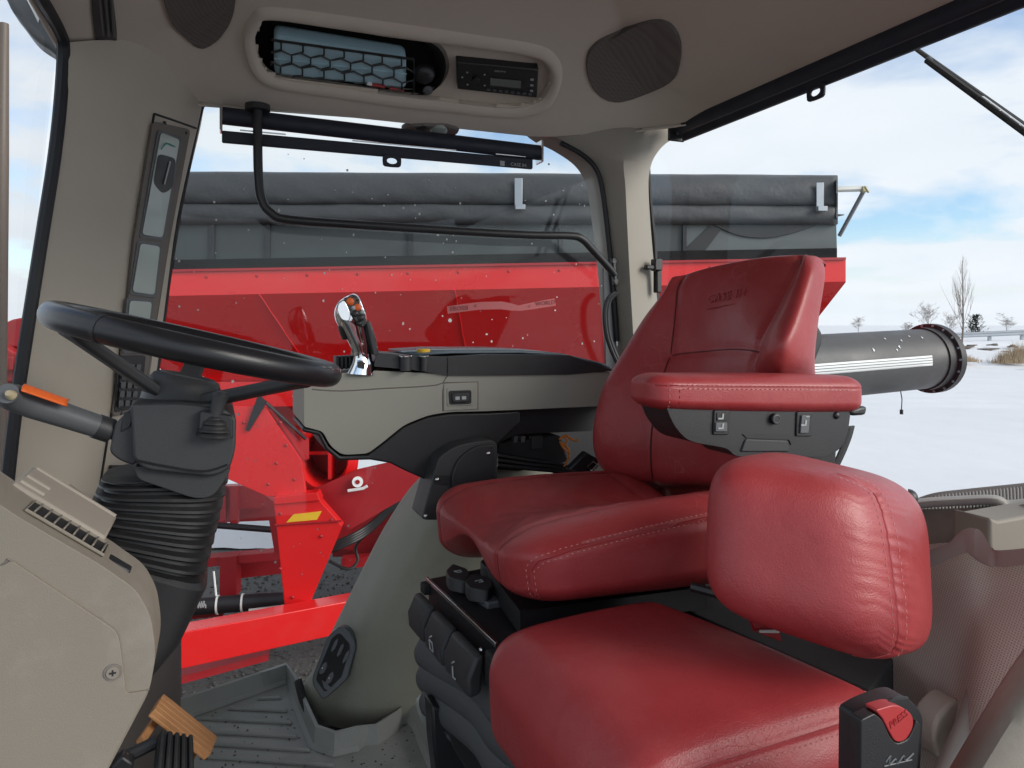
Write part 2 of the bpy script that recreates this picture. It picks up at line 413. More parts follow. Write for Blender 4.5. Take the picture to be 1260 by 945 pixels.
# loose stones on the asphalt
mb = MB()
for k in range(2600):
    x, y = RNG.uniform(-3.4, .6), RNG.uniform(3.9, 7.2); s = RNG.uniform(.006, .022)
    c = Vector((x, y, .017 + s * .3)); a = RNG.uniform(0, 3.1)
    X = Vector((math.cos(a), math.sin(a), RNG.uniform(-.3, .3))) * s; Y = Vector((-math.sin(a), math.cos(a), 0)) * s * RNG.uniform(.5, 1); Z = Vector((0, 0, 1)) * s * .6
    mb.add([c + X, c + Y, c - X, c - Y, c + Z, c - Z], [(0, 1, 4), (1, 2, 4), (2, 3, 4), (3, 0, 4), (1, 0, 5), (2, 1, 5), (3, 2, 5), (0, 3, 5)])
grav = mb.build('gravel', M_asph, smooth=False); tag(grav, 'loose gravel scattered over the asphalt', 'gravel', kind='stuff')

# road embankment with guard rail
def bank_h(x, y):
    t = min(1, max(0, (y - 41) / 9.0)); t = t * t * (3 - 2 * t)
    e = min(1, max(0, (x - 2) / 22.0))
    return t * (1.28 * (.75 + .25 * e) + .10 * noise2(x * .5, y * .8)) - .02
rows = []
for y in list(np.linspace(40, 52, 26)) + [56, 70, 120, 400]:
    rows.append([(x, y, bank_h(x, y) + (.08 * noise2(x * 1.7, y * 1.3) if 42 < y < 50 else 0)) for x in np.linspace(-10, 95, 150)])
bank = MB().grid(rows).build('snow_bank', M_snow); tag(bank, 'low snowy embankment below the guard rail', 'bank', kind='structure')
for k, (px, py, w, h) in enumerate([(1188, 427, 22, 3), (1215, 430, 26, 3), (1232, 437, 14, 3.5), (1205, 436, 14, 3), (1246, 426, 12, 3), (1222, 424, 14, 2), (1228, 434, 30, 2.5), (1196, 425, 12, 2)]):
    mb = MB(); Y = 46.5 + (430 - py) * .1; c = P(px, py, Y); X = w * Y / F / 2; Z = h * Y / F
    pts = []
    for j in range(14):
        a = 2 * math.pi * j / 14; q = 1 + .3 * math.sin(3 * a + k) + .15 * math.sin(7 * a)
        pts.append(c + Vector((X * q * math.cos(a), Z * q * math.sin(a) * .9 + 0, Z * q * .55 * math.sin(a) + .25 * X * math.cos(a) * .3)))
    mb.add(pts + [c + Vector((0, -.05, .03))], [(j, (j + 1) % 14, 14) for j in range(14)])
    o = mb.build('earth_patch', M_rock, solid=.03)
    tag(o, ('long strip of bare earth left of the bank, below the slender tree', 'broad bare earth streak in the middle of the bank', 'bare earth patch beside the broad grass tuft', 'short bare earth patch low on the bank', 'bare earth patch just under the rail at the right', 'thin bare streak high under the rail', 'longest thin bare streak low on the bank', 'small bare streak near the tree trunk')[k], 'earth', group='bare patches on the snow bank')

gr = thing('guard_rail', P(1220, 425, 52), 'galvanised steel guard rail along the far road', 'guard rail')
mb = MB()
pr = [(0, -.16), (-.04, -.12), (-.04, -.06), (0, -.02), (0, .02), (-.04, .06), (-.04, .12), (0, .16)]
rows = []
for px, py in ((1120, 415.5), (1180, 412.5), (1260, 409), (1420, 403)):
    c = P(px, py, 51.5); rows.append([c + Vector((0, b * .9, a * 1.15)) for b, a in pr])
mb.grid(rows).build('rail', M_galv, gr, solid=.02)
for px, py in ((1128, 415), (1174, 413), (1218, 411), (1258, 409.3)):
    c = P(px, py, 51.7)
    MB().box(c + Vector((0, .05, -.35)), (.09, 0, 0), (0, .09, 0), (0, 0, .55)).build('post', M_galv, gr, smooth=False)

def branch(mb, p, d, r, L, depth, spread, rnd, seg=4, up=.12, sides=5):
    pts = [p]; q = Vector(p); dd = Vector(d).normalized(); rs = [r]
    for k in range(seg):
        dd = (dd + Vector((rnd.uniform(-1, 1), rnd.uniform(-1, 1), rnd.uniform(-.6, 1))) * .13 + Vector((0, 0, up * .3))).normalized()
        q = q + dd * (L / seg); pts.append(q); rs.append(r * (1 - .6 * (k + 1) / seg))
    mb.tube(pts, rs, n=sides if r > .02 else 3)
    if depth <= 0: return
    n = rnd.randint(3, 5)
    for k in range(n):
        t = rnd.uniform(.3, 1); i = min(seg - 1, int(t * seg)); f = t * seg - i
        b = lerp(pts[i], pts[i + 1], min(f, 1)); a = rnd.uniform(0, 2 * math.pi)
        side = Vector((math.cos(a), math.sin(a), 0))
        branch(mb, b, dd * (1 - spread) + side * spread + Vector((0, 0, up)), max(r * .5, .0045), L * rnd.uniform(.45, .7), depth - 1, spread, rnd, max(3, seg - 1), up, sides)
def bare_tree(px, py, Y, h, seed, label, stems=3, spread=.6, narrow=False):
    base = P(px, py, Y); rnd = random.Random(seed)
    t = thing('bare_tree', base, label, 'tree', 'leafless trees beyond the auger')
    mb = MB(); mb.tube([base, base + Vector((.02 * h, 0, h * .3)), base + Vector((.01 * h, 0, h * (.98 if narrow else .55)))], [h * .012, h * .009, h * .002], n=6)
    mb.build('trunk', M_bark, t)
    mb = MB()
    if narrow:
        for k in range(36):
            z = rnd.uniform(.22, .93) * h; a = rnd.uniform(0, 6.28); L = (h - z) * .40 + .3
            branch(mb, base + Vector((.012 * h, 0, z)), Vector((math.cos(a) * .42, math.sin(a) * .42, 1)), h * .0026 * (1.15 - z / h), L, 1, .25, rnd, 4, .4, 4)
    else:
        for k in range(stems * 3):
            a = rnd.uniform(0, 6.28); z = rnd.uniform(.15, .5) * h
            branch(mb, base + Vector((.015 * h, 0, z)), Vector((math.cos(a) * .8, math.sin(a) * .8, rnd.uniform(.6, 1.3))), h * .0042, h * .42, 3, spread, rnd, 4, .15, 4)
    mb.build('crown', M_bark, t)
bare_tree(1183, 433, 44, 5.6, 3, 'tall slender leafless tree with upright twigs before the guard rail', narrow=True)
bare_tree(1142, 416, 60, 2.9, 5, 'spreading leafless tree just left of the slender tree')
bare_tree(1168, 416, 62, 2.2, 6, 'small leafless tree close behind the slender tree')
bare_tree(1056, 412, 66, 1.7, 8, 'low leafless bush above the auger tube', spread=.8)
bare_tree(1238, 412, 60, 1.8, 9, 'leafless bush right of the dark evergreen', spread=.8)
bare_tree(1118, 415, 64, 1.5, 12, 'leafless brush showing above the auger flange', spread=.8)
# evergreen shrub
base = P(1200, 413, 55); ev = thing('evergreen_shrub', base, 'small dark evergreen shrub behind the guard rail', 'shrub')
MB().tube([base, base + Vector((0, 0, 1.0))], [.06, .02], n=6).build('trunk', M_bark, ev)
mb = MB(); rnd = random.Random(4)
for k in range(650):
    a = rnd.uniform(0, 6.28); z = rnd.uniform(.05, 1.55); R = (1.05 - .55 * z / 1.5) * (.6 + .4 * math.sin(a * 3 + z * 4)) * rnd.uniform(.3, 1)
    c = base + Vector((R * math.cos(a), R * math.sin(a), z)); d = Vector((math.cos(a), math.sin(a), rnd.uniform(.2, 1.2))).normalized() * rnd.uniform(.12, .26)
    s = Vector((-math.sin(a), math.cos(a), rnd.uniform(-.4, .4))) * .05
    mb.add([c - s, c + s, c + d], [(0, 1, 2)])
mb.build('crown', M_ever, ev, smooth=False)
# dry grass tufts on the bank
tufts = [(1243, 446, 30, 26, 'broad tuft of dry tan grass on the snow bank'), (1258, 440, 24, 26, 'dry tan grass tuft at the right edge of the view'), (1186, 444, 22, 12, 'low dry grass around the yellow posts')]
for px, py, w, h, lab in tufts:
    Y = 42.5; base = P(px, py, Y); mb = MB(); rnd = random.Random(px)
    for k in range(420):
        x = rnd.gauss(0, .38) * w * Y / F; y = rnd.uniform(-.5, .5); L = rnd.uniform(.5, 1) * h * Y / F * (1 - min(.6, abs(x) / (w * Y / F)))
        p = base + Vector((x, y, -.05)); d = Vector((rnd.uniform(-.35, .35), rnd.uniform(-.3, .3), 1)) * L; s = Vector((.016, 0, 0))
        mb.add([p - s, p + s, p + d], [(0, 1, 2)])
    o = mb.build('dry_grass_tuft', M_grass, smooth=False); tag(o, lab, 'grass', group='dry grass on the bank', kind='stuff')
for px, lab in ((1181, 'yellow marker post nearer the slender tree'), (1187, 'yellow marker post just right of its twin')):
    c = P(px, 450, 41.5); t = MB().tube([c, c + Vector((0, 0, .72)), c + Vector((0, 0, .78))], [.075, .075, .02], n=10).build('marker_post', M_yellow)
    tag(t, lab, 'post', group='yellow marker posts')

# ------------------------------------------------------------------ grain cart beside the tractor
def G(px, py, off=0.0, Y0=5.2, k=.07):
    d = ray(px, py); return E + d * ((Y0 + off) / (1 - k * d.x))
CX = Vector((1, .07, 0)).normalized(); CY = Vector((-.07, 1, 0)).normalized()
cart = thing('grain_cart', G(560, 820, .6), 'red grain cart with rolled grey tarp parked beside the tractor', 'grain cart')
# rolled tarp: two soft rolls with sag between the bows
def roll(y0, y1, rpx, name, mt, bumpy):
    pts = []; rs = []
    for k in range(60):
        t = k / 59; px = 108 + (1030 - 108) * t
        py = y0 + (y1 - y0) * t + bumpy * (math.sin(t * 17) + .6 * math.sin(t * 41 + 1))
        r = rpx * 5.2 / F * (1.0 - .10 * t)
        pts.append(G(px, py, r * .2)); rs.append(r * (1 + .03 * math.sin(t * 31)))
    rs[0] *= .9; rs[-1] *= .93
    return MB().tube(pts, rs, n=18).build(name, mt, cart)
rngt = random.Random(2)
def tarp_sheet(prof, name, seed):
    rows = []
    for k in range(150):
        t = k / 149; px = 108 + (1030 - 108) * t; s = 1.0 - .08 * t; r = []
        for j, (y, o) in enumerate(prof):
            w = .9 * math.sin(t * 19 + j * .7 + seed) + .6 * math.sin(t * 47 + j * 1.3) + .35 * math.sin(t * 113 - j * 2.1) + .5 * math.sin(t * 7 + seed)
            yy = 232 + (y - 232) * s + t * 3.5 + w * .18
            r.append(G(px, yy, o + .004 * w + .003 * math.sin(t * 61 + j)))
        rows.append(r)
    return MB().grid(surf(rows, 3, 1)).build(name, M_tarp, cart, solid=.01, angle=80)
tarp_sheet([(213, .45), (212, .22), (213, .06), (218, .01), (228, -.02), (238, -.025), (246, -.015), (250, .01), (252, .08)], 'tarp_roll', 0)
tarp_sheet([(249, .10), (251, .02), (255, -.005), (262, -.015), (269, -.01), (274, .02), (275, .08)], 'tarp_fold', 2)
MB().prism([G(1029, 216, .4), G(1029, 222, -.06), G(1029, 238, -.09), G(1029, 255, -.02), G(1029, 268, -.04), G(1029, 276, .05), G(1029, 276, .4)], CX * .012).build('tarp_end', M_tarp, cart, smooth=False)
# small vertical skirt between rolls and panel
MB().prism([G(108, 232, .12), G(1028, 238, .12), G(1028, 270, .12), G(108, 275, .12)], CY * .04).build('tarp_skirt', M_tarp, cart, smooth=False)
# extension panels
cuts = [108, 262, 330, 505, 690, 842, 1030]
def yl(px, a, b): return a + (b - a) * (px - 200) / (1040 - 200)
for i in range(len(cuts) - 1):
    a, b = cuts[i] + 1, cuts[i + 1] - 1
    q = [(a, yl(a, 268, 262)), (b, yl(b, 268, 262)), (b, yl(b, 322, 307)), (a, yl(a, 322, 307))]
    MB().prism([G(x, y, .06) for x, y in q], CY * .03).build('side_panel', (M_tarp2, M_tarp2, M_tarp2, M_tarp2, M_tarp2, M_tarp3)[i], cart, smooth=False)
for px in cuts[1:-1]:
    MB().box(lerp(G(px, yl(px, 268, 262), .05), G(px, yl(px, 322, 307), .05), .5), CX * .014, CY * .012, Vector((0, 0, .165))).build('bow_post', M_blk, cart, smooth=False)
# loose tarp sagging over the rear panel, and a dark brace behind the light panel
sag = [(846, 264), (1026, 263), (1026, 268), (1000, 279), (968, 289), (940, 293), (910, 290), (884, 280), (862, 270)]
MB().prism([G(x, y, .045) for x, y in cat(sag, 4, True)], CY * .012).build('tarp_sag', M_blk, cart, bevel=.004)
MB().hexa([G(842, 308, .05), G(868, 308, .05), G(900, 266, .05), G(886, 266, .05)], [p + CY * .01 for p in (G(842, 308, .05), G(868, 308, .05), G(900, 266, .05), G(886, 266, .05))]).build('tarp_brace', M_blk, cart, smooth=False)
# black strip
MB().prism([G(108, yl(108, 320, 305), .03), G(1030, yl(1030, 320, 305), .03), G(1030, yl(1030, 332, 317), .03), G(108, yl(108, 332, 317), .03)], CY * .06).build('rubber_strip', mat('strip_rubber', (.006, .006, .007), .85, spec=.2, var=.2), cart, smooth=False)
# metal tarp clamps
for px, y0, y1 in ((638, 219, 255), (1009, 224, 257)):
    o = MB(); w = .05
    o.box(lerp(G(px, y0, -.045), G(px, y1, -.045), .5), CX * .028, CY * .004, Vector((0, 0, (y1 - y0) * 5.1 / F / 2)))
    o.box(G(px + 2, y1, -.06), CX * .035, CY * .02, Vector((0, 0, .018)))
    o.build('tarp_clamp', M_galv, cart, bevel=.003)
# red hopper: upper band, sloped side, ends
def hull(name, rows, mt=M_red, th=.02, **kw):
    return MB().grid(rows).build(name, mt, cart, smooth=False, solid=-th, **kw)
MB().prism([G(100, 335), G(1041, 318), G(1041, 347), G(100, 367)], CY * .05).build('hopper_band', M_red, cart, smooth=False, bevel=.004)
lip = MB().prism([G(100, 333.5, -.02), G(1041, 316.5, -.02), G(1041, 319.5, -.02), G(100, 336.5, -.02)], CY * .07).build('hopper_lip', M_redd, cart, smooth=False)
zb = 560
A0, A1 = G(100, 367, .002), G(1041, 347, .002)
B0, B1 = G(300, 545, 1.05), G(905, 520, 1.05)
MB().prism([A0, A1, B1, B0], CY * .02).build('hopper_sheet', M_red, cart, smooth=False)
# rear and front ends, floor of hopper so nothing is hollow
C1, D1 = A1 + CY * 2.6, B1 + CY * .5
MB().prism([A1 - CX * .003, C1, D1, B1], -CX * .03).build('hopper_end', M_red, cart, smooth=False)
C0, D0 = A0 + CY * 2.6, B0 + CY * .5
MB().prism([A0, C0, D0, B0], CX * .03).build('hopper_end', M_red, cart, smooth=False)
U0, U1 = G(108, 225, .1), G(1028, 232, .1)
MB().prism([U0, U1, U1 + CY * 2.4, U0 + CY * 2.4], (0, 0, .02)).build('tarp_top', M_tarp, cart, smooth=False)
MB().prism([U1, U1 + CY * 2.4, C1 + Vector((0, 0, .1)), G(1030, 318, .06)], -CX * .03).build('end_panel', M_tarp2, cart, smooth=False)
# long fold line below the band
MB().tube([G(100, 470, .62), G(905, 455, .66)], .012, n=6).build('hopper_rib', M_redd, cart)
# tarp crank arm at the rear
mb = MB(); mb.tube([G(1028, 233, .05), G(1062, 232, .05)], .022, n=10); mb.build('crank_pipe', M_pipe, cart)
mb = MB(); mb.tube([G(1064, 233, .05), G(1033, 290, .3)], .016, n=8); mb.build('crank_arm', M_galv, cart)
mb = MB(); mb.box(G(1063, 233, .04), CX * .02, CY * .02, (0, 0, .022)); mb.tube([G(1064, 229, 0), G(1069, 237, 0)], .010, n=6); mb.build('crank_joint', mat('pale_yellow', (.50, .46, .28), .5), cart, bevel=.006)

# front panel, chute opening, post and frame seen through the door glass
def GP(pix, off, th, name, mt, **kw):
    return MB().prism([G(x, y, off) for x, y in pix], CY * th).build(name, mt, cart, smooth=False, **kw)
GP([(150, 470), (300, 470), (470, 470), (470, 500), (300, 500), (150, 500)], .50, .05, 'hopper_sill', M_red)
GP([(150, 500), (326, 500), (371, 566), (377, 612), (329, 611), (272, 586), (150, 560)], -.1, .04, 'front_panel', M_red, bevel=.004)
MB().add([G(327, 497, -.10), G(378, 541, .12), G(378, 566, .14), G(371, 567, -.09)], [(0, 1, 2, 3)]).build('panel_return', M_redd, cart, smooth=False, solid=.015)
GP([(318, 484), (328, 495), (306, 531), (302, 529)], -.12, .012, 'stripe_decal', M_blk)
MB().tube([G(327, 495, -.12), G(376, 540, .06)], .012, n=6).build('seam_strip', M_blk, cart)
# chute: a round opening in a red plate
cc = G(398, 565, .12); mb = MB(); rows = []
rad = [(.30, .02), (.215, 0), (.20, .02), (.18, .34)]
for rr, dy in rad:
    rows.append([cc + CX * (rr * .82 * math.cos(a)) + Vector((0, 0, rr * .98 * math.sin(a))) + CY * dy for a in [2 * math.pi * k / 28 for k in range(28)]])
mb.grid(rows, closed=True).build('chute_ring', M_red, cart, solid=.01)
MB().disc(cc + CY * .34, CY, .2, .02, 24).build('chute_back', M_redd, cart)
mb = MB(); mb.box(cc + CX * .04 + CY * .12, CX * .012, CY * .1, Vector((0, 0, .15))); mb.box(cc + CX * -.02 + CY * .15 + Vector((0, 0, .02)), CX * .12, CY * .012, Vector((0, 0, .012))); mb.build('chute_vane', M_red, cart, smooth=False)
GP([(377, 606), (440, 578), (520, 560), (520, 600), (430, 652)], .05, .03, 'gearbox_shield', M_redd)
MB().tube([G(440, 593, .0), G(440, 593, .05)], .038, n=16).build('washer', M_white, cart)
MB().disc(G(440, 593, -.004), -CY, .016, .004).build('washer_bolt', M_redd, cart)
MB().tube([G(428, 604, .0), G(447, 601, .0), G(452, 598, .0)], .011, n=6).build('pin', M_white, cart)
# post with reflector
post = GP([(337, 620), (393, 615), (421, 647), (377, 752), (351, 755)], -.15, .09, 'jack_post', M_red, bevel=.005)
MB().prism([G(361, 633, -.156), G(396, 629, -.156), G(390, 639.5, -.156), (G(352, 643, -.156))], CY * .004).build('reflector', M_yellow, post, smooth=False)
GP([(337, 612), (390, 606), (394, 616), (337, 621)], -.17, .12, 'post_cap', M_red, bevel=.004)
MB().tube([G(338, 646, -.16), G(420, 641, -.16)], .006, n=6).build('post_seam', M_redd, post)
GP([(326, 610), (338, 618), (351, 680), (338, 682)], .10, .08, 'post_back', M_redd)
# frame under the hopper
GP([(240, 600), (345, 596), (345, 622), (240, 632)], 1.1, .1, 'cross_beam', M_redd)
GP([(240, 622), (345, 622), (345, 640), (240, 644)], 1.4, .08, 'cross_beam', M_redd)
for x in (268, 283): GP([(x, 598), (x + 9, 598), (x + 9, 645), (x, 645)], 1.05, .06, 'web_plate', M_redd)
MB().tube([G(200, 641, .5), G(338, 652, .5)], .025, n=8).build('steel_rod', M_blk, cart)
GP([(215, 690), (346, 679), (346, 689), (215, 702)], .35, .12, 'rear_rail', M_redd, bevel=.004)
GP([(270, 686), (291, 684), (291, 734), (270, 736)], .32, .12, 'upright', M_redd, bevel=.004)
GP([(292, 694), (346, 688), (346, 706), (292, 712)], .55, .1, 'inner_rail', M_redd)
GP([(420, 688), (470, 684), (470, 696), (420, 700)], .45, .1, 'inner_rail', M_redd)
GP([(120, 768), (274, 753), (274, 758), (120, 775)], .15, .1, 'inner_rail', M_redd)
cyl = MB().tube([G(150, 753, .0), G(352, 738, .12)], .058, n=18).build('hydraulic_cylinder', M_blk, cart)
for px in (266, 297):
    t = (px - 150) / 202; MB().tube([lerp(G(150, 753, .0), G(352, 738, .12), t - .006), lerp(G(150, 753, .0), G(352, 738, .12), t + .006)], .066, n=18).build('cable_tie', M_white, cyl)
MB().tube([G(266, 733, -.06), G(263, 703, -.04)], .007, n=6).build('tie_tail', M_white, cyl)
mb = MB()
for k in range(26):
    x = 228 + k * 1.0; y = 744 + 2.5 * math.sin(k * 2.1); mb.box(G(x, y, -.058), CX * .004, CY * .001, Vector((0, 0, .007 + .006 * abs(math.sin(k * 1.7)))))
mb.build('cylinder_print', M_icon, cyl, smooth=False)
MB().tube([G(306, 751, -.04), G(420, 737, .1)], .010, n=8).build('piston_rod', M_pipe, cart)
# main beam at the front, receding to the right
def T(px, py, Y): return P(px, py, Y)
b0, b1 = 4.35, 4.95
bm_ = [T(120, 798, 4.2), T(560, 715, 5.35), T(560, 749, 5.35), T(120, 846, 4.2)]
dirn = Vector((-.25, 1, 0)).normalized() * .16
MB().prism(bm_, dirn).build('tongue_beam', M_red, cart, smooth=False, bevel=.006)
MB().prism([T(200, 838, 4.55), T(330, 805, 4.85), T(330, 813, 4.85), T(200, 848, 4.55)], dirn).build('tongue_plate', M_redd, cart, smooth=False)
# hoses
for k in range(4):
    pts = cat3([G(400, 672 + k * 3, .1), G(430, 660 + 3 * k, .12), G(455, 645 + 3 * k, .2), G(490, 615 + 2 * k, .25), G(520, 600, .3)], 6)
    MB().tube(pts, .013, n=7).build('hose', M_blk, cart)
pts = cat3([G(405, 690, .3), G(428, 700, .3), G(440, 690, .35), G(438, 672, .35), G(452, 655, .3)], 6)
MB().tube(pts, .012, n=7).build('hose', M_blk, cart)
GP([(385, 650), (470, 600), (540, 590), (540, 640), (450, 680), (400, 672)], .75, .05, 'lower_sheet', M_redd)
# wheels and legs that carry the hopper
wx = G(632, 600, .55)
for off_y in (0, 2.0):
    c = Vector((wx.x, wx.y + off_y, .74)); rows = []
    for w_, r_ in ((-.26, .42), (-.27, .62), (-.20, .73), (0, .745), (.20, .73), (.27, .62), (.26, .42)):
        rows.append([c + CY * w_ + CX * r_ * math.cos(a) + Vector((0, 0, r_ * math.sin(a))) for a in [2 * math.pi * k / 40 for k in range(40)]])
    wh = MB().grid(rows, closed=True).build('wheel', M_rubber, cart)
    MB().disc(c - CY * .16, CY, .43, .32, 32).build('wheel_rim', M_redd, wh)
    for k in range(30):
        a = 2 * math.pi * k / 30; d = CX * math.cos(a) + Vector((0, 0, math.sin(a))); t_ = d.cross(CY)
        MB().box(c + d * .745 + CY * (.1 if k % 2 else -.1), d * .02, CY * .11 + t_ * .03, t_ * .03).build('tread_lug', M_rubber, wh, smooth=False)
MB().tube([Vector((wx.x, wx.y + .1, .74)), Vector((wx.x, wx.y + 1.9, .74))], .07, n=12).build('axle', M_redd, cart)
for px in (560, 700): 
    p = G(px, 560, 1.0); MB().box(Vector((p.x, p.y + .25, .95)), CX * .06, CY * .3, Vector((0, 0, .5))).build('hopper_leg', M_redd, cart, bevel=.006)
p = G(600, 640, 1.1); MB().box(Vector((p.x, p.y, .55)), CX * 1.3, CY * .08, Vector((0, 0, .09))).build('chassis_rail', M_redd, cart, bevel=.006)
# snow lump behind the frame
mb = MB(); rows = []
for i in range(14):
    r = []
    for j in range(22):
        a = (j / 21 - .5) * 2; b = i / 13
        z = .16 * (1 - a * a) * math.sin(math.pi * min(1, b * .95 + .05)) * (1 + .25 * math.sin(j * 1.3 + i)); r.append((-3.1 + a * .9, 7.75 + b * 1.6, .012 + max(0, z)))
    rows.append(r)
o = mb.grid(rows).build('snow_heap', M_snow); tag(o, 'patch of snow heaped at the asphalt edge behind the cart frame', 'snow', kind='stuff')

# bolts and weld beads on the sheet metal
for x, y, o in [(345, 520, -.105), (352, 548, -.105), (340, 570, -.105), (300, 520, -.105), (286, 560, -.105), (330, 596, -.105), (362, 590, -.105), (345, 700, -.155), (360, 735, -.155), (395, 660, -.155), (345, 632, -.155), (408, 640, -.155)]:
    MB().dome(G(x, y, o), -CY, .012, .008, 10, 3).build('bolt', M_redd, cart)
for x in range(130, 1035, 62):
    MB().dome(G(x, yl(x, 342, 326), -.001), -CY, .011, .006, 8, 3).build('rivet', M_redd, cart)
for a, b in (((0.22, .0), (.22, 1)), ((.47, 0), (.47, 1)), ((.72, 0), (.72, 1))):
    p0, p1 = lerp(A0, A1, a[0]), lerp(B0, B1, a[0]); MB().tube([lerp(p0, p1, k / 20) - CY * .003 + CX * .002 * math.sin(k * 2.2) for k in range(21)], .005, n=5).build('weld_bead', M_red, cart)

# unloading auger swung back along the cart
ax = [P(1000, 452, 5.25), P(1143, 441, 5.8)]
aud = (ax[1] - ax[0]).normalized(); r0 = 36.5 * 5.8 / F
ax0 = ax[1] - aud * 1.7
tube = MB().tube([ax0, ax[1]], r0, n=48).build('auger_tube', M_tube, cart)
fl = MB().tube([ax[1] - aud * .01, ax[1] + aud * .05], r0 * 1.17, n=48).build('flange', M_blk, tube)
MB().tube([ax[1] - aud * .10, ax[1] - aud * .012], r0 * 1.05, n=48).build('flange_collar', M_blk, tube)
mb = MB(); s1 = aud.cross(Vector((0, 0, 1))).normalized(); s2 = s1.cross(aud).normalized()
for k in range(18):
    a = 2 * math.pi * k / 18; c = ax[1] + (s1 * math.cos(a) + s2 * math.sin(a)) * r0 * 1.11
    mb.disc(c - aud * .010, -aud, .010, .006, 8); mb.disc(c + aud * .05, aud, .010, .006, 8)
mb.build('flange_bolts', M_galv, tube)['kind'] = 'stuff'
# reflective stripe wrapped on the near side
side = s1 if s1.y < 0 else -s1
rows = []
for t in np.linspace(0, 1, 12):
    c = ax[1] - aud * (.30 + 1.4 * t)
    rows.append([c + (side * math.cos(a) + s2 * math.sin(a)) * (r0 + .003) for a in np.linspace(-.12, .2, 7)])
MB().grid(rows).build('reflective_stripe', M_white, tube, solid=.002)
mb = MB()
for a in (-.03, .05, .13):
    c0, c1 = ax[1] - aud * .30, ax[1] - aud * 1.7; d = (side * math.cos(a) + s2 * math.sin(a)) * (r0 + .006)
    mb.tube([c0 + d, c1 + d], .0020, n=4)
mb.build('stripe_lines', M_grey, tube)
mb = MB()
for t, a, s in [(.3, .85, .010), (.55, .78, .009), (.7, .9, .009), (.62, .55, .012), (.9, .5, .013), (.66, .45, .009), (.42, .95, .008)]:
    c = ax[1] - aud * t + (side * math.cos(a) + s2 * math.sin(a)) * r0; n_ = (side * math.cos(a) + s2 * math.sin(a)); tt = n_.cross(aud)
    pts = [c + n_ * .002 + (aud * math.cos(b) * s * .6 + tt * math.sin(b) * s) * (1 + .4 * math.sin(3 * b + t * 9)) for b in [2 * math.pi * k / 9 for k in range(9)]]
    mb.prism(pts, n_ * .002)
mb.build('paint_chips', M_white, tube, smooth=False)['kind'] = 'stuff'
mb = MB(); c = P(1108, 480, 5.6); mb.tube([c, c + Vector((.012, 0, -.07)), c + Vector((.008, 0, -.15))], .004, n=5); mb.tube([c + Vector((.008, 0, -.15)), c + Vector((.008, 0, -.185))], .013, n=8); mb.build('dangling_cord', M_blk, tube)
# stand that carries the auger rest, hidden behind the seat
MB().tube(cat3([ax0, ax0 + Vector((-.22, .10, -.06)), ax0 + Vector((-.36, .45, -.45)), ax0 + Vector((-.42, .9, -1.1))], 5), r0 * .98, n=28).build('auger_elbow', M_tube, cart)

# red machine seen past the windscreen at the left
rm = thing('red_implement', P(-20, 560, 3.4), 'weathered red implement seen through the windscreen at the left edge', 'implement')
mb = MB(); pix = cat([(-60, 470), (-20, 420), (5, 398), (20, 392), (30, 394), (36, 420), (36, 440), (20, 428), (0, 432), (-20, 460)], 4, True)
mb.prism([P(x, y, 3.4) for x, y in pix], (0, .12, 0)); mb.build('guard', M_redd, rm, bevel=.008)
MB().prism([P(x, y, 3.35) for x, y in ((-40, 440), (0, 424), (30, 440), (30, 470), (-40, 470))], (0, .1, 0)).build('arm', M_redd, rm, bevel=.008)
MB().prism([P(x, y, 3.3) for x, y in ((-30, 492), (14, 494), (19, 560), (16, 562), (-2, 510), (-30, 520))], (0, .08, 0)).build('strut', M_redd, rm, bevel=.006)
MB().prism([P(x, y, 3.45) for x, y in ((-60, 466), (34, 462), (34, 500), (-60, 500))], (0, .06, 0)).build('plate', M_redd, rm, bevel=.006)
mb = MB(); mb.tube([P(-20, 448, 3.33), P(30, 446, 3.33)], .02, n=8)
for k in range(4): mb.box(P(3 + k * 7, 447, 3.32), (.012, 0, 0), (0, .02, 0), (0, 0, .03))
mb.build('hinge', M_redd, rm, bevel=.003)
mb = MB()
for k in range(5): mb.box(P(-10, 566 + k * 7, 3.6), (.2, 0, 0), (0, .05, 0), (0, 0, .008 + .004 * (k % 2)))
mb.build('grille', M_galv, rm, smooth=False)
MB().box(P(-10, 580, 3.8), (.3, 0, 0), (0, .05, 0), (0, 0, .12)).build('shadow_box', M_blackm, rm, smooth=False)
for px in (-75, 0):
    c = P(px, 600, 3.75); MB().box(Vector((c.x, c.y, c.z / 2)), (.05, 0, 0), (0, .08, 0), (0, 0, c.z / 2 + .02)).build('stand_leg', M_redd, rm, bevel=.006)
MB().box(Vector((P(-40, 600, 3.75).x, 3.75, .05)), (.35, 0, 0), (0, .3, 0), (0, 0, .05)).build('stand_foot', M_redd, rm, bevel=.006)
# thin dark stack at the far left
ex = MB().tube([P(-9, 1000, 2.2), P(-2, 440, 2.2), P(2, 200, 2.2), P(5, 36, 2.2), P(5, 29, 2.2)], [.03, .023, .019, .013, .0125], n=14).build('exhaust_stack', mat('stack_brown', (.13, .10, .08), .5, var=.2))
tag(ex, 'thin brown exhaust stack against the sky at the left edge', 'exhaust stack')
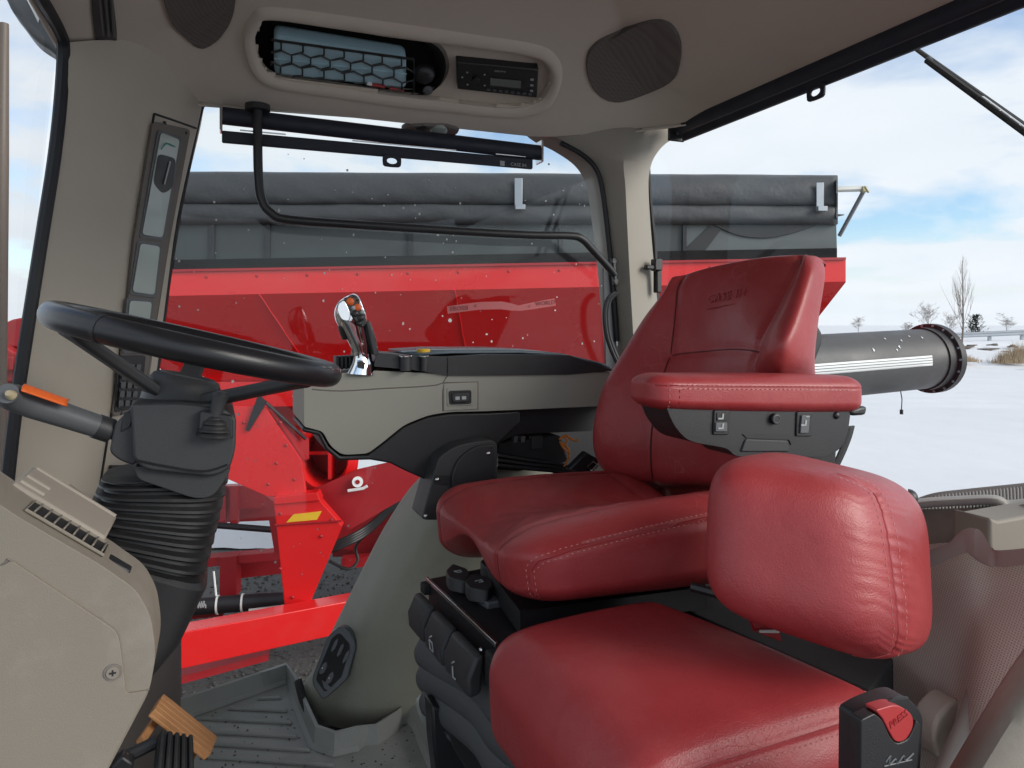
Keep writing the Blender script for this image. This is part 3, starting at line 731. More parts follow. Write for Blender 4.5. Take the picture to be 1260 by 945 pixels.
# ------------------------------------------------------------------ the cab: headliner, pillars, glass, trims
FLZ = -.83
cab = thing('tractor_cab', K(.4, .9, FLZ), 'beige-lined tractor cab enclosing the red seats', 'tractor cab')
U0_, U1_, V0_, V1_ = -.245, 1.17, .02, 1.715
def rr_sdf(u, v, r=.22):
    cu, cv = (U0_ + U1_) / 2, (V0_ + V1_) / 2; hu, hv = (U1_ - U0_) / 2 - r, (V1_ - V0_) / 2 - r
    a, b = abs(u - cu) - hu, abs(v - cv) - hv
    return r - (math.hypot(max(a, 0), max(b, 0)) + min(max(a, b), 0))      # distance inside the edge
def hz(u, v):
    d = max(0, rr_sdf(u, v)); t = min(1, max(0, (u - .72) / .4)); amp = .168 - .05 * t * t * (3 - 2 * t)
    return .650 - amp * max(0, 1 - d / .5) ** 1.5
def H(px, py, down=0.0):                     # where a sight line meets the headliner
    d = ray(px, py); lo = None
    for k in range(1, 1500):
        t = .15 + k * .0018; p = d * t
        if p.z >= hz(p.dot(AU), p.dot(AV)) - down: return E + p
    return E + d * 1.7
def HU(px, py):
    p = H(px, py); a = uvz(p); return (a[0], a[1])
def L_(u, v, dz=0): return K(u, v, hz(u, v) + dz)

def inside(poly, x, y):
    c = False; j = len(poly) - 1
    for i in range(len(poly)):
        if (poly[i][1] > y) != (poly[j][1] > y) and x < (poly[j][0] - poly[i][0]) * (y - poly[i][1]) / (poly[j][1] - poly[i][1]) + poly[i][0]: c = not c
        j = i
    return c
# outline of the moulded storage bezel, read on the liner itself
bez_px = [(332, 10), (415, 20), (500, 32), (590, 45), (659, 56), (683, 70), (690, 94), (678, 126), (649, 140), (610, 140), (554, 134), (480, 126), (410, 115), (341, 105), (312, 86), (300, 48), (310, 20)]
bez = [HU(*p) for p in bez_px]
bez = [tuple(p) for p in cat(bez, 6, True)]
bc = np.mean(np.array(bez), axis=0)
mid_px = [(334, 22), (415, 33), (500, 46), (590, 57), (652, 67), (672, 78), (678, 96), (668, 119), (642, 129), (606, 129), (552, 122), (480, 114), (410, 103), (345, 94), (324, 80), (314, 50), (321, 29)]
mid = [tuple(p) for p in cat([HU(*p) for p in mid_px], 6, True)]
# plan outline (rounded rectangle), headliner as a dense moulded sheet
def outline(n=160, r=.22):
    pts = []; cs = [(U1_ - r, V1_ - r, 0), (U0_ + r, V1_ - r, 90), (U0_ + r, V0_ + r, 180), (U1_ - r, V0_ + r, 270)]
    for cu, cv, a0 in cs:
        for k in range(13):
            a = math.radians(a0 + 90 * k / 12); pts.append((cu + r * math.cos(a), cv + r * math.sin(a)))
    return pts
NU, NV = 150, 150
vidx = {}; vs = []; fs = []
us_, vs_ = np.linspace(U0_, U1_, NU), np.linspace(V0_, V1_, NV)
def clampin(u, v, r=.22):
    cu, cv = (U0_ + U1_) / 2, (V0_ + V1_) / 2; hu, hv = (U1_ - U0_) / 2 - r, (V1_ - V0_) / 2 - r
    a, b = u - cu, v - cv; qa, qb = max(-hu, min(hu, a)), max(-hv, min(hv, b)); da, db = a - qa, b - qb; L = math.hypot(da, db)
    if L > r: da, db = da * r / L, db * r / L
    return cu + qa + da, cv + qb + db
grid_ok = np.zeros((NU, NV), int) - 1
for i, u in enumerate(us_):
    for j, v in enumerate(vs_):
        u2, v2 = clampin(u, v); grid_ok[i, j] = len(vs); vs.append(L_(u2, v2))
for i in range(NU - 1):
    for j in range(NV - 1):
        uc, vc = (us_[i] + us_[i + 1]) / 2, (vs_[j] + vs_[j + 1]) / 2
        if inside(mid, uc, vc): continue
        f = (grid_ok[i, j], grid_ok[i + 1, j], grid_ok[i + 1, j + 1], grid_ok[i, j + 1]); fs.append(f)
mb = MB(); mb.add(vs, fs)
liner = mb.build('headliner', M_liner, cab, merge=False)
# skin above and rim so the roof has thickness and shades the cab
ol = outline()
mb = MB(); mb.prism([K(u, v, .74) for u, v in ol], (0, 0, .05)); mb.build('roof_skin', M_white, cab, smooth=False)
mb = MB(); mb.grid([[K(u, v, hz(u, v) - .006) for u, v in ol], [K(u, v, hz(u, v) - .002) + (AU * (u - .46) + AV * (v - .7)).normalized() * .012 for u, v in ol], [K(u, v, .745) + (AU * (u - .46) + AV * (v - .7)).normalized() * .012 for u, v in ol]], closed=True)
mb.build('roof_rim', M_liner, cab, solid=.004)
# storage bezel: rolled frame between the two outlines
n_ = len(bez); rows = []
def off(p, q, t, dz): u, v = p[0] * (1 - t) + q[0] * t, p[1] * (1 - t) + q[1] * t; return L_(u, v, dz)
for t, dz in ((-.25, .004), (-.1, -.004), (.1, -.010), (.4, -.012), (.7, -.010), (.95, -.005)):
    rows.append([off(bez[k], mid[k], t, dz) for k in range(n_)])
rows.append([off(bez[k], mid[k], 1.03, 0) + AV * .012 + AZ * .007 for k in range(n_)])
rows.append([off(bez[k], mid[k], 1.04, 0) + AV * .035 + AZ * .018 for k in range(n_)])
MB().grid(rows, closed=True).build('storage_bezel', M_liner, liner)
# pocket: an open tray on the left, a flat radio panel on the right
pock_px = [(334, 23), (415, 34), (500, 47), (530, 53), (546, 68), (549, 88), (540, 108), (520, 118), (480, 114), (410, 103), (345, 94), (324, 80), (314, 50), (321, 29)]
pock = [tuple(p) for p in cat([HU(*p) for p in pock_px], 5, True)]
rows = [[L_(u, v, .004) + AV * .004 for u, v in pock], [L_(u, v, 0) + AV * .05 + AZ * .022 for u, v in pock], [L_(u, v, 0) + AV * .10 + AZ * .045 for u, v in pock]]
M_pock = mat('pocket_black', (.018, .017, .016), .8, var=.2)
mb = MB(); mb.grid(rows, closed=True); mb.add(rows[-1], [tuple(range(len(pock)))]); mb.build('storage_tray', M_pock, liner)
pan_px = [(536, 50), (590, 58), (656, 68), (674, 80), (680, 96), (670, 120), (642, 131), (606, 131), (552, 124), (530, 119), (546, 108), (556, 90), (552, 68)]
pan = [tuple(p) for p in cat([HU(*p) for p in pan_px], 4, True)]
pcn = np.mean(np.array(pan), axis=0); pan = [(pcn[0] + (u - pcn[0]) * 1.03, pcn[1] + (v - pcn[1]) * 1.05) for u, v in pan]
mb = MB(); mb.prism([L_(u, v, .012) + AV * .014 for u, v in pan], (0, 0, .006)); mb.build('radio_panel', M_liner, liner)

# patches that follow the liner
def liner_patch(pix, down, name, mt, nin=5, smooth=True, edge=.35):
    lp = [HU(*p) for p in cat(pix, 5, True)]; c = np.mean(np.array(lp), axis=0); rows = []
    for t, dz in [(1.0, .004), (1.0, -down * .3), (.97, -down)] + [(1 - k / nin, -down) for k in range(1, nin)] + [(.01, -down)]:
        rows.append([L_(c[0] + (u - c[0]) * t, c[1] + (v - c[1]) * t, dz) for u, v in lp])
    return MB().grid(rows, closed=True, cap=True).build(name, mt, liner, smooth)
sp = [(722, 88), (724, 62), (745, 44), (795, 25), (822, 26), (837, 46), (837, 76), (825, 100), (780, 120), (752, 124), (733, 112)]
liner_patch(sp, .006, 'speaker_grille', M_grille)
liner_patch([(206, -30), (288, -45), (289, 5), (280, 32), (262, 52), (246, 57), (232, 48), (208, 20)], .006, 'speaker_grille', M_grille)
# air vent in the front corner
liner_patch([(112, -40), (132, -40), (143, 30), (142, 58), (133, 62), (118, 52)], .003, 'vent_surround', M_black)
a, b = H(126, -30, .005), H(133, 44, .005)
for k in range(3):
    s = AU * (-.008 + .009 * k); MB().tube([a + s, b + s], .0028, n=6).build('vent_slat', M_grey, liner)
# courtesy lamp above the side window
lamp_px = [(494, 157), (505, 152), (530, 151), (555, 153), (565, 159), (553, 166), (525, 167), (503, 164)]
liner_patch(lamp_px, .006, 'lamp_base', M_linerd)
c = H(540, 160, .006); lens = MB().dome(c, -AZ - AV * .4, .022, .012, 16, 5).build('lamp_lens', M_lens, liner)
MB().dome(H(520, 158, .006), -AZ - AV * .4, .017, .006, 16, 4).build('lamp_switch', M_black, liner)

# front pillar, lofted from level sections: windscreen edge, moulded face, panel seam, window edge
pl = [  # y, x of windscreen edge, x of seam, x of window edge
    (52, 84, 212, 262), (92, 84, 205, 254), (140, 79, 190, 246), (200, 71, 180, 232), (270, 60, 170, 217), (340, 49, 160, 207), (410, 38, 151, 198), (470, 29, 143, 190), (530, 21, 134, 176), (600, 14, 123, 160), (660, 8, 112, 148), (760, 0, 100, 130)]
V_L, V_S, V_W = 1.43, 1.62, 1.725
rows = []
for i, (y, a, s, w) in enumerate(pl):
    y0 = y if i else 40
    dyl = 0
    pa, ps, pw = Q(a, y, V_L), Q(s, y, V_S), Q(w, y, V_W)
    pm = lerp(pa, ps, .5) - (AV * .012)
    back = pw + AV * .10; bl = pa + AV * .38 + AU * .03
    rows.append([pa + AV * .035 - AU * .012, pa, lerp(pa, pm, .5) - AV * .004, pm, lerp(pm, ps, .5) - AV * .004, ps, lerp(ps, pw, .5) - AV * .006, pw, back, bl])
rows2 = [[Vector(p) for p in r] for r in zip(*[cat(c, 3) for c in zip(*rows)])]
pil = MB().grid(rows2, closed=True, cap=True).build('front_pillar', M_trim, cab, angle=50)
def row_at(y):
    ys_ = [r[0] for r in pl]; return [interp(y, ys_, [r[k] for r in pl]) for k in (1, 2, 3)]
def SQ(px, py, lift=.004):                   # a point on the instrument strip
    a, s, w = row_at(py); t = (px - s) / (w - s); p = Q(px, py, V_S + (V_W - V_S) * t - .004)
    return p - (AV * .8 + AU * -.5).normalized() * lift
# seams: strip outline
mb = MB(); pts = [Q(row_at(y)[1], y, V_S - .0045) for y in (140, 200, 270, 340, 410, 470, 530, 600)]; mb.tube(cat3(pts, 3), .0022, n=5)
mb.tube([Q(190, 140, V_S - .005), lerp(Q(190, 140, V_S - .005), SQ(238, 157), .5), SQ(240, 158)], .0022, n=5); mb.build('pillar_seam', M_seal, pil)
def strip_quad(pix, lift, th, name, mt, r=3, parent=None):
    pp = rpoly(pix, r, 3); mb = MB(); fr = [SQ(x, y, lift) for x, y in pp]; n = (AV * .8 - AU * .5).normalized()
    return mb.prism(fr, n * th).build(name, mt, parent or pil, smooth=False)
disp = [[(194, 164), (217, 173), (196, 293), (171, 289)], [(169, 300), (193, 304), (186, 363), (159, 359)], [(156, 370), (183, 372), (175, 431), (150, 431)], [(145, 441), (173, 441), (167, 496), (141, 503)]]
strip_quad([(186, 150), (232, 160), (206, 300), (190, 400), (176, 505), (136, 512), (152, 400), (162, 300)], .008, .012, 'instrument_strip', M_linerd, 5)
for k, q in enumerate(disp):
    strip_quad([(x + (-3 if i in (0, 3) else 3), y + (-4 if i < 2 else 4)) for i, (x, y) in enumerate(q)], .011, .006, 'display_frame', M_grey if k < 3 else M_black, 4)
    d = strip_quad(q, .013, .004, 'display', M_screen if k < 3 else M_black, 4)
    if k == 3:
        for i in range(5):
            for j in range(3):
                x, y = 147.5 + j * 8 - i * 1.4, 448 + i * 11; strip_quad([(x, y), (x + 5.5, y), (x + 4.7, y + 7), (x - .8, y + 7)], .016, .004, 'key', M_grey, 1, d)
    if k == 0:
        strip_quad([(190, 190), (212, 196), (208, 232), (196, 240), (184, 226)], .0145, .002, 'gauge_face', M_black, 6, d)
        MB().tube([SQ(197, 228, .017), SQ(204, 200, .017)], .0016, n=4).build('gauge_needle', M_icon, d)
        MB().tube(cat3([SQ(193, 185, .017), SQ(200, 178, .017), SQ(210, 182, .017)], 4), .0014, n=4).build('gauge_arc', mat('gauge_green', (.05, .3, .2), .5), d)
for px, py in ((200, 152), (226, 164), (146, 508)):
    MB().dome(SQ(px, py, .008), -AV + AU * .4, .004, .002, 8, 3).build('screw', M_black, pil)
nrm = (-AV + AU * .55).normalized()
for px, py, r in ((111, 187, .019), (60, 597, .019)):
    c = Q(px, py, V_L + .105); MB().disc(c, nrm, r, .006, 22).build('plug_cap', M_cap, pil)
for i in range(4): strip_quad([(134 + i * 5 - i, 572), (138 + i * 4, 572), (134 + i * 4, 606), (129 + i * 4, 606)], .012, .01, 'fuse_clip', M_black, 1)
# black seals on the windscreen edge
mb = MB(); pts = [Q(x, y, 1.0) for x, y in ((20, -60), (50, 0))]
sealp = cat3([Q(x, y, V_L - .0) for x, y in ((78, 60), (74, 130), (66, 200), (55, 270), (44, 340), (33, 410), (24, 470), (16, 530), (8, 605), (3, 660))], 4)
hdr = [UU(44, -14, -.236), UU(58, 10, -.236), UU(72, 36, -.238)]
MB().tube(cat3([K(-.236, .55, .472), K(-.236, .8, .474)] + [hdr[0], hdr[1], hdr[2]] + sealp[::4], 4), .0085, n=8, rx=1.2).build('windscreen_seal', M_seal, cab)
# windscreen pane beyond the seal
ws = [K(-.275, .1, .48), Q(70, 60, V_L), Q(30, 410, V_L), Q(4, 640, V_L), K(-.40, .1, -.5)]
MB().add(ws, [(0, 1, 2, 3, 4)]).build('windscreen', M_glass2, cab, smooth=False)

# rear pillar with flared head
rp = [(128, 640, 790, 868), (160, 668, 776, 846), (176, 698, 768, 820), (192, 722, 767, 806), (208, 735, 767, 800), (228, 742, 769, 798), (270, 748, 771, 800), (330, 755, 774, 805), (400, 761, 778, 812), (470, 766, 782, 820), (540, 770, 786, 826), (640, 774, 790, 834)]
rows = []
for y, a, m, b in rp:
    pa, pm, pb = Q(a, y, 1.74), Q(m, y, 1.695), Q(b, y, 1.735)
    rows.append([pa, lerp(pa, pm, .35) - AV * .006, pm - AV * .002, lerp(pm, pb, .5) - AV * .010, pb, pb + AV * .05, pb + AV * .09 + AU * .0, pa + AV * .09])
rows2 = [[Vector(p) for p in r] for r in zip(*[cat(c, 4) for c in zip(*rows)])]
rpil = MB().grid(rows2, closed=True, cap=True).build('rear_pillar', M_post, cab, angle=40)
# window seals round the far glass
sl = [(690, 176), (716, 190), (733, 207), (740, 228), (746, 270), (753, 340), (759, 420)]
MB().tube(cat3([Q(x, y, 1.742) for x, y in sl], 5), .007, n=8).build('window_seal', M_seal, cab)
sl = [(797, 200), (800, 250), (805, 300), (808, 360), (812, 430)]
MB().tube(cat3([Q(x, y, 1.742) for x, y in sl], 5), .0065, n=8).build('window_seal', M_seal, cab)
sl = [(256, 118), (247, 136), (233, 200), (219, 270), (208, 340), (199, 410), (191, 470), (177, 530), (160, 600), (146, 660), (130, 760)]
MB().tube(cat3([Q(x, y, 1.745) for x, y in sl], 4), .005, n=8).build('window_seal', M_seal, cab)
mb = MB(); mb.box(Q(809, 340, 1.70), AU * .008, AV * .01, AZ * .045); mb.box(Q(801, 329, 1.69), AU * .018, AV * .008, AZ * .006); mb.box(Q(808, 326, 1.69), AU * .012, AV * .012, AZ * .016)
mb.build('window_latch', M_black, cab, bevel=.003)
# far door glass: full height, and the rear glass
pane = [(250, 112), (700, 172), (738, 214), (752, 330), (764, 470), (772, 640), (620, 880), (380, 892), (120, 905), (134, 740), (150, 640), (190, 470), (215, 300)]
gl = MB().prism([Q(x, y, 1.752) for x, y in pane], AV * .005).build('door_glass', M_glass, cab, smooth=False)
mb = MB()
for k in range(210):
    px, py = RNG.uniform(215, 750), RNG.uniform(170, 720)
    if px > 470 and py > 430: continue
    if px < 240 and py < 300: continue
    r = abs(RNG.normal(0, .0012)) + .0009; c = Q(px, py, 1.7495); n = 7; q = RNG.uniform(.7, 1.6)
    mb.add([c + AU * r * math.cos(2 * math.pi * j / n) + AZ * r * q * math.sin(2 * math.pi * j / n) for j in range(n)], [tuple(range(n))])
o = mb.build('dried_droplets', M_speck, gl, smooth=False); o['kind'] = 'stuff'
# dust runs, thin wiper-like smears near the left of the glass
MB().add([K(1.19, -.25, -.45), K(1.19, 1.83, -.45), K(1.175, 1.83, .56), K(1.175, -.25, .56)], [(0, 1, 2, 3)]).build('rear_glass', M_glass2, cab, smooth=False)
# two small stickers on the door glass
M_label = mat('faded_label', (.40, .085, .09), .6, var=.12)
lab = [(550, 377), (570, 374), (592, 371.5), (618, 371), (628, 373), (638, 376), (650, 373), (682, 367), (684, 376), (656, 380.5), (640, 382.5), (628, 382), (616, 380.5), (590, 381), (570, 383.5), (551, 386)]
st = MB().prism([Q(x, y, 1.7488) for x, y in lab], AV * .001).build('glass_sticker', M_label, gl, smooth=False)
M_ink = mat('sticker_ink', (.16, .02, .025), .6)
for cx_s, cy_s, tx, sl_ in ((565, 379.5, 'EROSSI', .07), (585, 376.5, '<', .05), (651, 377, '<', .06), (671, 373, 'WORLD', .10)):
    mb = MB(); text_mesh(mb, tx, .0155, Q(cx_s, cy_s, 1.748), AU + AZ * sl_, AZ, .0002); mb.build('sticker_print', M_ink, st, smooth=False)
# grab rail across the door
gp = [(317, 133), (317, 160), (318, 215), (322, 246), (334, 262), (356, 270), (450, 277), (560, 284), (650, 289), (700, 290), (716, 294), (728, 306), (748, 328), (756, 338)]
rail = MB().tube(cat3([Q(x, y, 1.665 if x < 720 else 1.665 + .03 * (x - 720) / 36) for x, y in gp], 6), .0098, n=14).build('grab_rail', M_black, cab)
MB().tube([Q(317, 129, 1.662), Q(317, 136, 1.662)], .026, n=18).build('rail_flange', M_black, rail)
mb = MB(); mb.tube([Q(754, 318, 1.70), Q(757, 350, 1.70)], .007, n=8); mb.disc(Q(755, 322, 1.695), -AV, .006, .006, 8); mb.disc(Q(757, 346, 1.695), -AV, .006, .006, 8); mb.build('rail_bracket', M_black, rail)
# trim channel between glass and pillar, and the cable loop
MB().prism([Q(x, y, 1.745) for x, y in ((743, 330), (753, 330), (764, 520), (748, 520))], AV * .01).build('glass_edge_trim', M_grey, cab, smooth=False)
for k in range(2):
    MB().tube(cat3([Q(x + 3 * k, y, 1.69) for x, y in ((757, 360), (748, 368), (744, 385), (746, 410), (752, 430), (762, 452))], 6), .006, n=8).build('cable', M_black, cab)

# exterior mirror body high on the left
mir = thing('exterior_mirror', Q(30, 0, 1.30), 'grey exterior mirror housing with white label above the windscreen corner', 'mirror')
pp = cat([(-10, -60), (8, 0), (22, 22), (40, 45), (58, 58), (76, 66), (110, 40), (80, -60)], 5, True)
MB().prism([Q(x, y, 1.75) for x, y in pp], AV * .08).build('housing', M_grey, mir, bevel=.02, seg=4)
MB().prism([Q(x, y, 1.747) for x, y in ((33, 0), (37, -4), (49, 18), (47, 28))], AV * .002).build('label', M_white, mir, smooth=False)

# ------------------------------------------------------------------ roller blinds
def tab(mb, c, x, y, w, h, th, hole):
    x, y = Vector(x).normalized(), Vector(y).normalized(); n = x.cross(y); N = 28; o = []; i_ = []
    for k in range(N):
        a = 2 * math.pi * k / N; ca, sa = math.cos(a), math.sin(a)
        m = max(abs(ca), abs(sa)) ** .75
        o.append(c + x * (w * ca / m) + y * (h * sa / m)); i_.append(c + x * (hole * w * ca) + y * (hole * .85 * h * sa - h * .05))
    mb.grid([o, i_, [p + n * th for p in i_], [p + n * th for p in o], o], closed=True)
bl = thing('roller_blind', Q(470, 175, 1.70), 'slim navy-black roller blind across the top of the side door glass', 'blind', 'roller blinds')
a0, a1 = Q(272, 149, 1.70), Q(664, 190, 1.70); d = (a1 - a0).normalized(); upv = AZ
def bar(a, b, h0, h1, th, name, mt, par, nrm=AV, bev=.003):
    return MB().prism([a + AZ * h1, b + AZ * h1, b + AZ * h0, a + AZ * h0], nrm * th).build(name, mt, par, bevel=bev)
MB().tube([a0 + AZ * .012, a1 + AZ * .004], .019, n=16).build('cassette', M_blind, bl)
bar(a0 + AZ * .01 - AV * .012, a1 + AZ * .002 - AV * .012, -.014, .016, .012, 'cassette_front', M_blind, bl)
b0, b1 = Q(273, 168, 1.695), Q(656, 202, 1.695)
bar(b0, b1, -.012, .014, .012, 'pull_bar', M_blind, bl)
for t0, t1 in ((.05, .18), (.38, .72), (.86, .97)):
    MB().tube([lerp(b0, b1, t0) + AZ * .0165 - AV * .003, lerp(b0, b1, t1) + AZ * .0165 - AV * .003], .0016, n=5).build('edge_strip', M_steel, bl)
mb = MB(); tab(mb, Q(482, 198, 1.69), AU, AZ, .022, .015, .005, .55); mb.build('pull_tab', M_blind, bl, bevel=.0012)
for p in (a0, a1): MB().box(p + AZ * .005, d * .003, AV * .02, AZ * .028).build('end_bracket', M_steel, bl, smooth=False, bevel=.002)
mb = MB(); text_mesh(mb, 'CASE IH', .012, Q(638, 203, 1.693), d, AZ, .0003); mb.box(Q(618, 201, 1.693), d * .006, AV * .0005, AZ * .006); mb.build('maker_mark', M_icon, bl, smooth=False)

rb = thing('roller_blind', UU(1040, 100, 1.15), 'wide navy-black roller blind slanting along the top of the rear window', 'blind', 'roller blinds')
c0, c1 = UU(833, 160, 1.15), UU(833, 160, 1.15); zc = c0.z
v0_ = uvz(c0)[1]; dv = -AV
c1 = c0 - AV * (v0_ + .1)
MB().tube([c0 + AU * .015 + AZ * .006, c1 + AU * .015 + AZ * .006], .026, n=16).build('cassette', M_blind, rb)
MB().prism([c0 + AZ * .022, c0 - AZ * .012, c1 - AZ * .012, c1 + AZ * .022], AU * .014).build('cassette_front', M_blind, rb, bevel=.003)
MB().prism([c0 - AV * .02 + AU * .002 - AZ * .012, c0 - AV * .02 + AU * .002 - AZ * .034, c1 + AU * .002 - AZ * .034, c1 + AU * .002 - AZ * .012], AU * .010).build('pull_bar', M_blind, rb, bevel=.002)
MB().tube([c0 - AV * .05 - AZ * .0135 - AU * .001, c0 - AV * .9 - AZ * .0135 - AU * .001], .0012, n=4).build('edge_strip', M_grey, rb)
tc_ = UU(1005, 113, 1.15); mb = MB(); tab(mb, tc_, -AV, AZ, .024, .017, .005, .55); mb.build('pull_tab', M_blind, rb, bevel=.0012)
mb = MB(); mb.box(c0 + AV * .004, AV * .004, AU * .025, AZ * .03); mb.build('end_bracket', M_black, rb, bevel=.003)
for k in range(3): MB().disc(c0 - AU * .004 + AZ * (.012 - .012 * k) - AV * .012, -AU, .004, .004, 8).build('bracket_screw', M_grey, rb)

# ------------------------------------------------------------------ what lies in the overhead pocket
def PQ(px, py, lift): return H(px, py) + AZ * lift * .45 + AV * lift * 1.0
tw = thing('folded_towel', PQ(420, 90, .02), 'pale blue folded cloth held by the net in the overhead pocket', 'cloth')
q = [(338, 48), (502, 74), (502, 112), (338, 95)]
fr = [PQ(x, y, .012) for x, y in q]
n_t = (fr[1] - fr[0]).cross(fr[3] - fr[0]).normalized(); n_t = n_t if n_t.z > 0 else -n_t
MB().prism(fr, n_t * .045).build('cloth', M_towel, tw, bevel=.012, seg=4)
MB().tube([lerp(fr[0], fr[3], .5) - n_t * .001, lerp(fr[1], fr[2], .45) - n_t * .001], .0015, n=5).build('fold', M_towel, tw)
net = thing('cargo_net', PQ(430, 80, .01), 'black hexagonal elastic net stretched over the overhead pocket', 'net')
def NQ(s, t):
    x = 334 + s * 176; y = 50 + s * 24 + t * 42 - 3 * math.sin(s * math.pi) * t; return PQ(x, y, .004)
mb = MB(); nx = 7; w = 1 / nx
for i in range(nx + 1):
    for j in range(3):
        cxh = (i + (.5 if j % 2 else 0)) * w; cyh = .12 + j * .36; hh = .17
        hx = [(cxh + w * .5 * math.cos(math.radians(a)) * 1.12, cyh + hh * 1.3 * math.sin(math.radians(a))) for a in (-90, -30, 30, 90)]
        hx = [(min(1, max(0, s + .015 * math.sin(i * 7 + j * 3))), min(1, max(-.02, t))) for s, t in hx]
        for (s0, t0), (s1, t1) in zip(hx[:-1], hx[1:]):
            if (s0, t0) != (s1, t1): mb.tube([NQ(s0, t0), NQ((s0 + s1) / 2, (t0 + t1) / 2), NQ(s1, t1)], .0019, n=5)
        s0, t0 = hx[0]; sl_, tl_ = max(0, cxh - w * .56), cyh - hh * .65
        mb.tube([NQ(s0, t0), NQ(sl_, max(-.02, tl_))], .0019, n=5)
mb.build('mesh', M_black, net)
MB().tube([NQ(s, -.02) for s in np.linspace(0, 1, 14)], .0028, n=6).build('top_cord', M_black, net)
mb = MB(); mb.tube([PQ(456, 104, .006), PQ(474, 107, .006)], .0042, n=8); pen = mb.build('red_marker', M_redbtn); tag(pen, 'small red and white marker lying at the lip of the overhead pocket', 'marker')
mb = MB(); mb.tube([PQ(452, 103, .006), PQ(458, 104, .006)], .0044, n=8); put(mb.build('cap', M_white), pen)
mb = MB(); mb.tube([PQ(480, 109, .006), PQ(497, 112, .006)], .003, n=8); put(mb.build('tip', M_redbtn), pen)
flr = thing('stowed_lamp', PQ(527, 95, .02), 'dark round stowed lamp at the right end of the overhead pocket', 'lamp')
MB().dome(PQ(525, 92, .02), -AZ - AV * .8, .025, .018, 18, 5).build('body', M_black, flr)
MB().tube([PQ(526, 92, .016) + (AU * math.cos(a) + (AV * .6 - AZ * .8) * math.sin(a)) * .014 for a in [k * .45 for k in range(14)]], .0025, n=6, closed=True).build('ring', M_grey, flr)
MB().dome(PQ(528, 112, .01), -AZ - AV * .8, .012, .006, 12, 4).build('knob', M_grey, flr)

# radio
q = [(562, 77), (663, 86), (661, 121), (563, 110)]
fr = [H(x, y, .004) for x, y in q]; rn = (fr[1] - fr[0]).cross(fr[3] - fr[0]).normalized(); rn = rn if rn.z > 0 else -rn
rx_, ry_ = (fr[1] - fr[0]).normalized(), (fr[0] - fr[3]).normalized()
def RQ(s, t, l=0): return lerp(lerp(fr[0], fr[1], s), lerp(fr[3], fr[2], s), t) - rn * l
rad_ = thing('radio', RQ(.5, .5), 'black car radio set in the headliner beside the pocket', 'radio')
MB().prism(fr, rn * .03).build('faceplate', M_black, rad_, bevel=.003)
disp_ = MB().prism([RQ(.40, .42, .001), RQ(.78, .42, .001), RQ(.78, .68, .001), RQ(.40, .68, .001)], -rn * .001).build('display', mat('lcd', (.16, .18, .16), .2), rad_, smooth=False)
MB().tube([RQ(.22, .5, 0), RQ(.22, .5, .008)], .008, n=16).build('volume_knob', M_black, rad_, bevel=.001)
for k in range(8): MB().prism([RQ(.36 + .075 * k, .82, .001), RQ(.40 + .075 * k, .82, .001), RQ(.40 + .075 * k, .90, .001), RQ(.36 + .075 * k, .90, .001)], -rn * .0015).build('button', M_grey, rad_, smooth=False)
for k in range(3): MB().prism([RQ(.90, .3 + .2 * k, .001), RQ(.94, .3 + .2 * k, .001), RQ(.94, .36 + .2 * k, .001), RQ(.90, .36 + .2 * k, .001)], -rn * .0015).build('button', M_icon, rad_, smooth=False)
for s, t in ((.06, .5), (.12, .3), (.33, .32), (.33, .72), (.12, .75)): MB().disc(RQ(s, t, .001), -rn, .0022, .0012, 6).build('button', M_icon, rad_)
mb = MB(); text_mesh(mb, 'DELPHI', .0075, RQ(.52, .16, .001), rx_, ry_, .0002, 1.1); mb.build('maker_name', M_icon, rad_, smooth=False)

# rear wiper outside the back glass
wp = thing('rear_wiper', UU(1190, 110, 1.26), 'long black rear window wiper parked against the sky', 'wiper')
w0, w1 = UU(1120, 55, 1.25), UU(1285, 175, 1.25)
MB().tube([w0, lerp(w0, w1, .5), w1], [.004, .006, .008], n=8).build('arm', M_black, wp)
w2, w3 = UU(1142, 75, 1.22), UU(1285, 180, 1.22)
MB().tube([w2, lerp(w2, w3, .5) - AZ * .0, w3], .006, n=8, rx=1.6).build('blade', M_blackm, wp)
mb = MB()
for k in range(5):
    t = .55 + k * .08; mb.box(lerp(w2, w3, t) + AZ * .006, (w3 - w2).normalized() * .012, AU * .004, AZ * .003)
mb.build('blade_clips', M_steel, wp, bevel=.001)
MB().tube([lerp(w0, w1, .16), lerp(w2, w3, .03)], .005, n=6).build('link', M_black, wp)
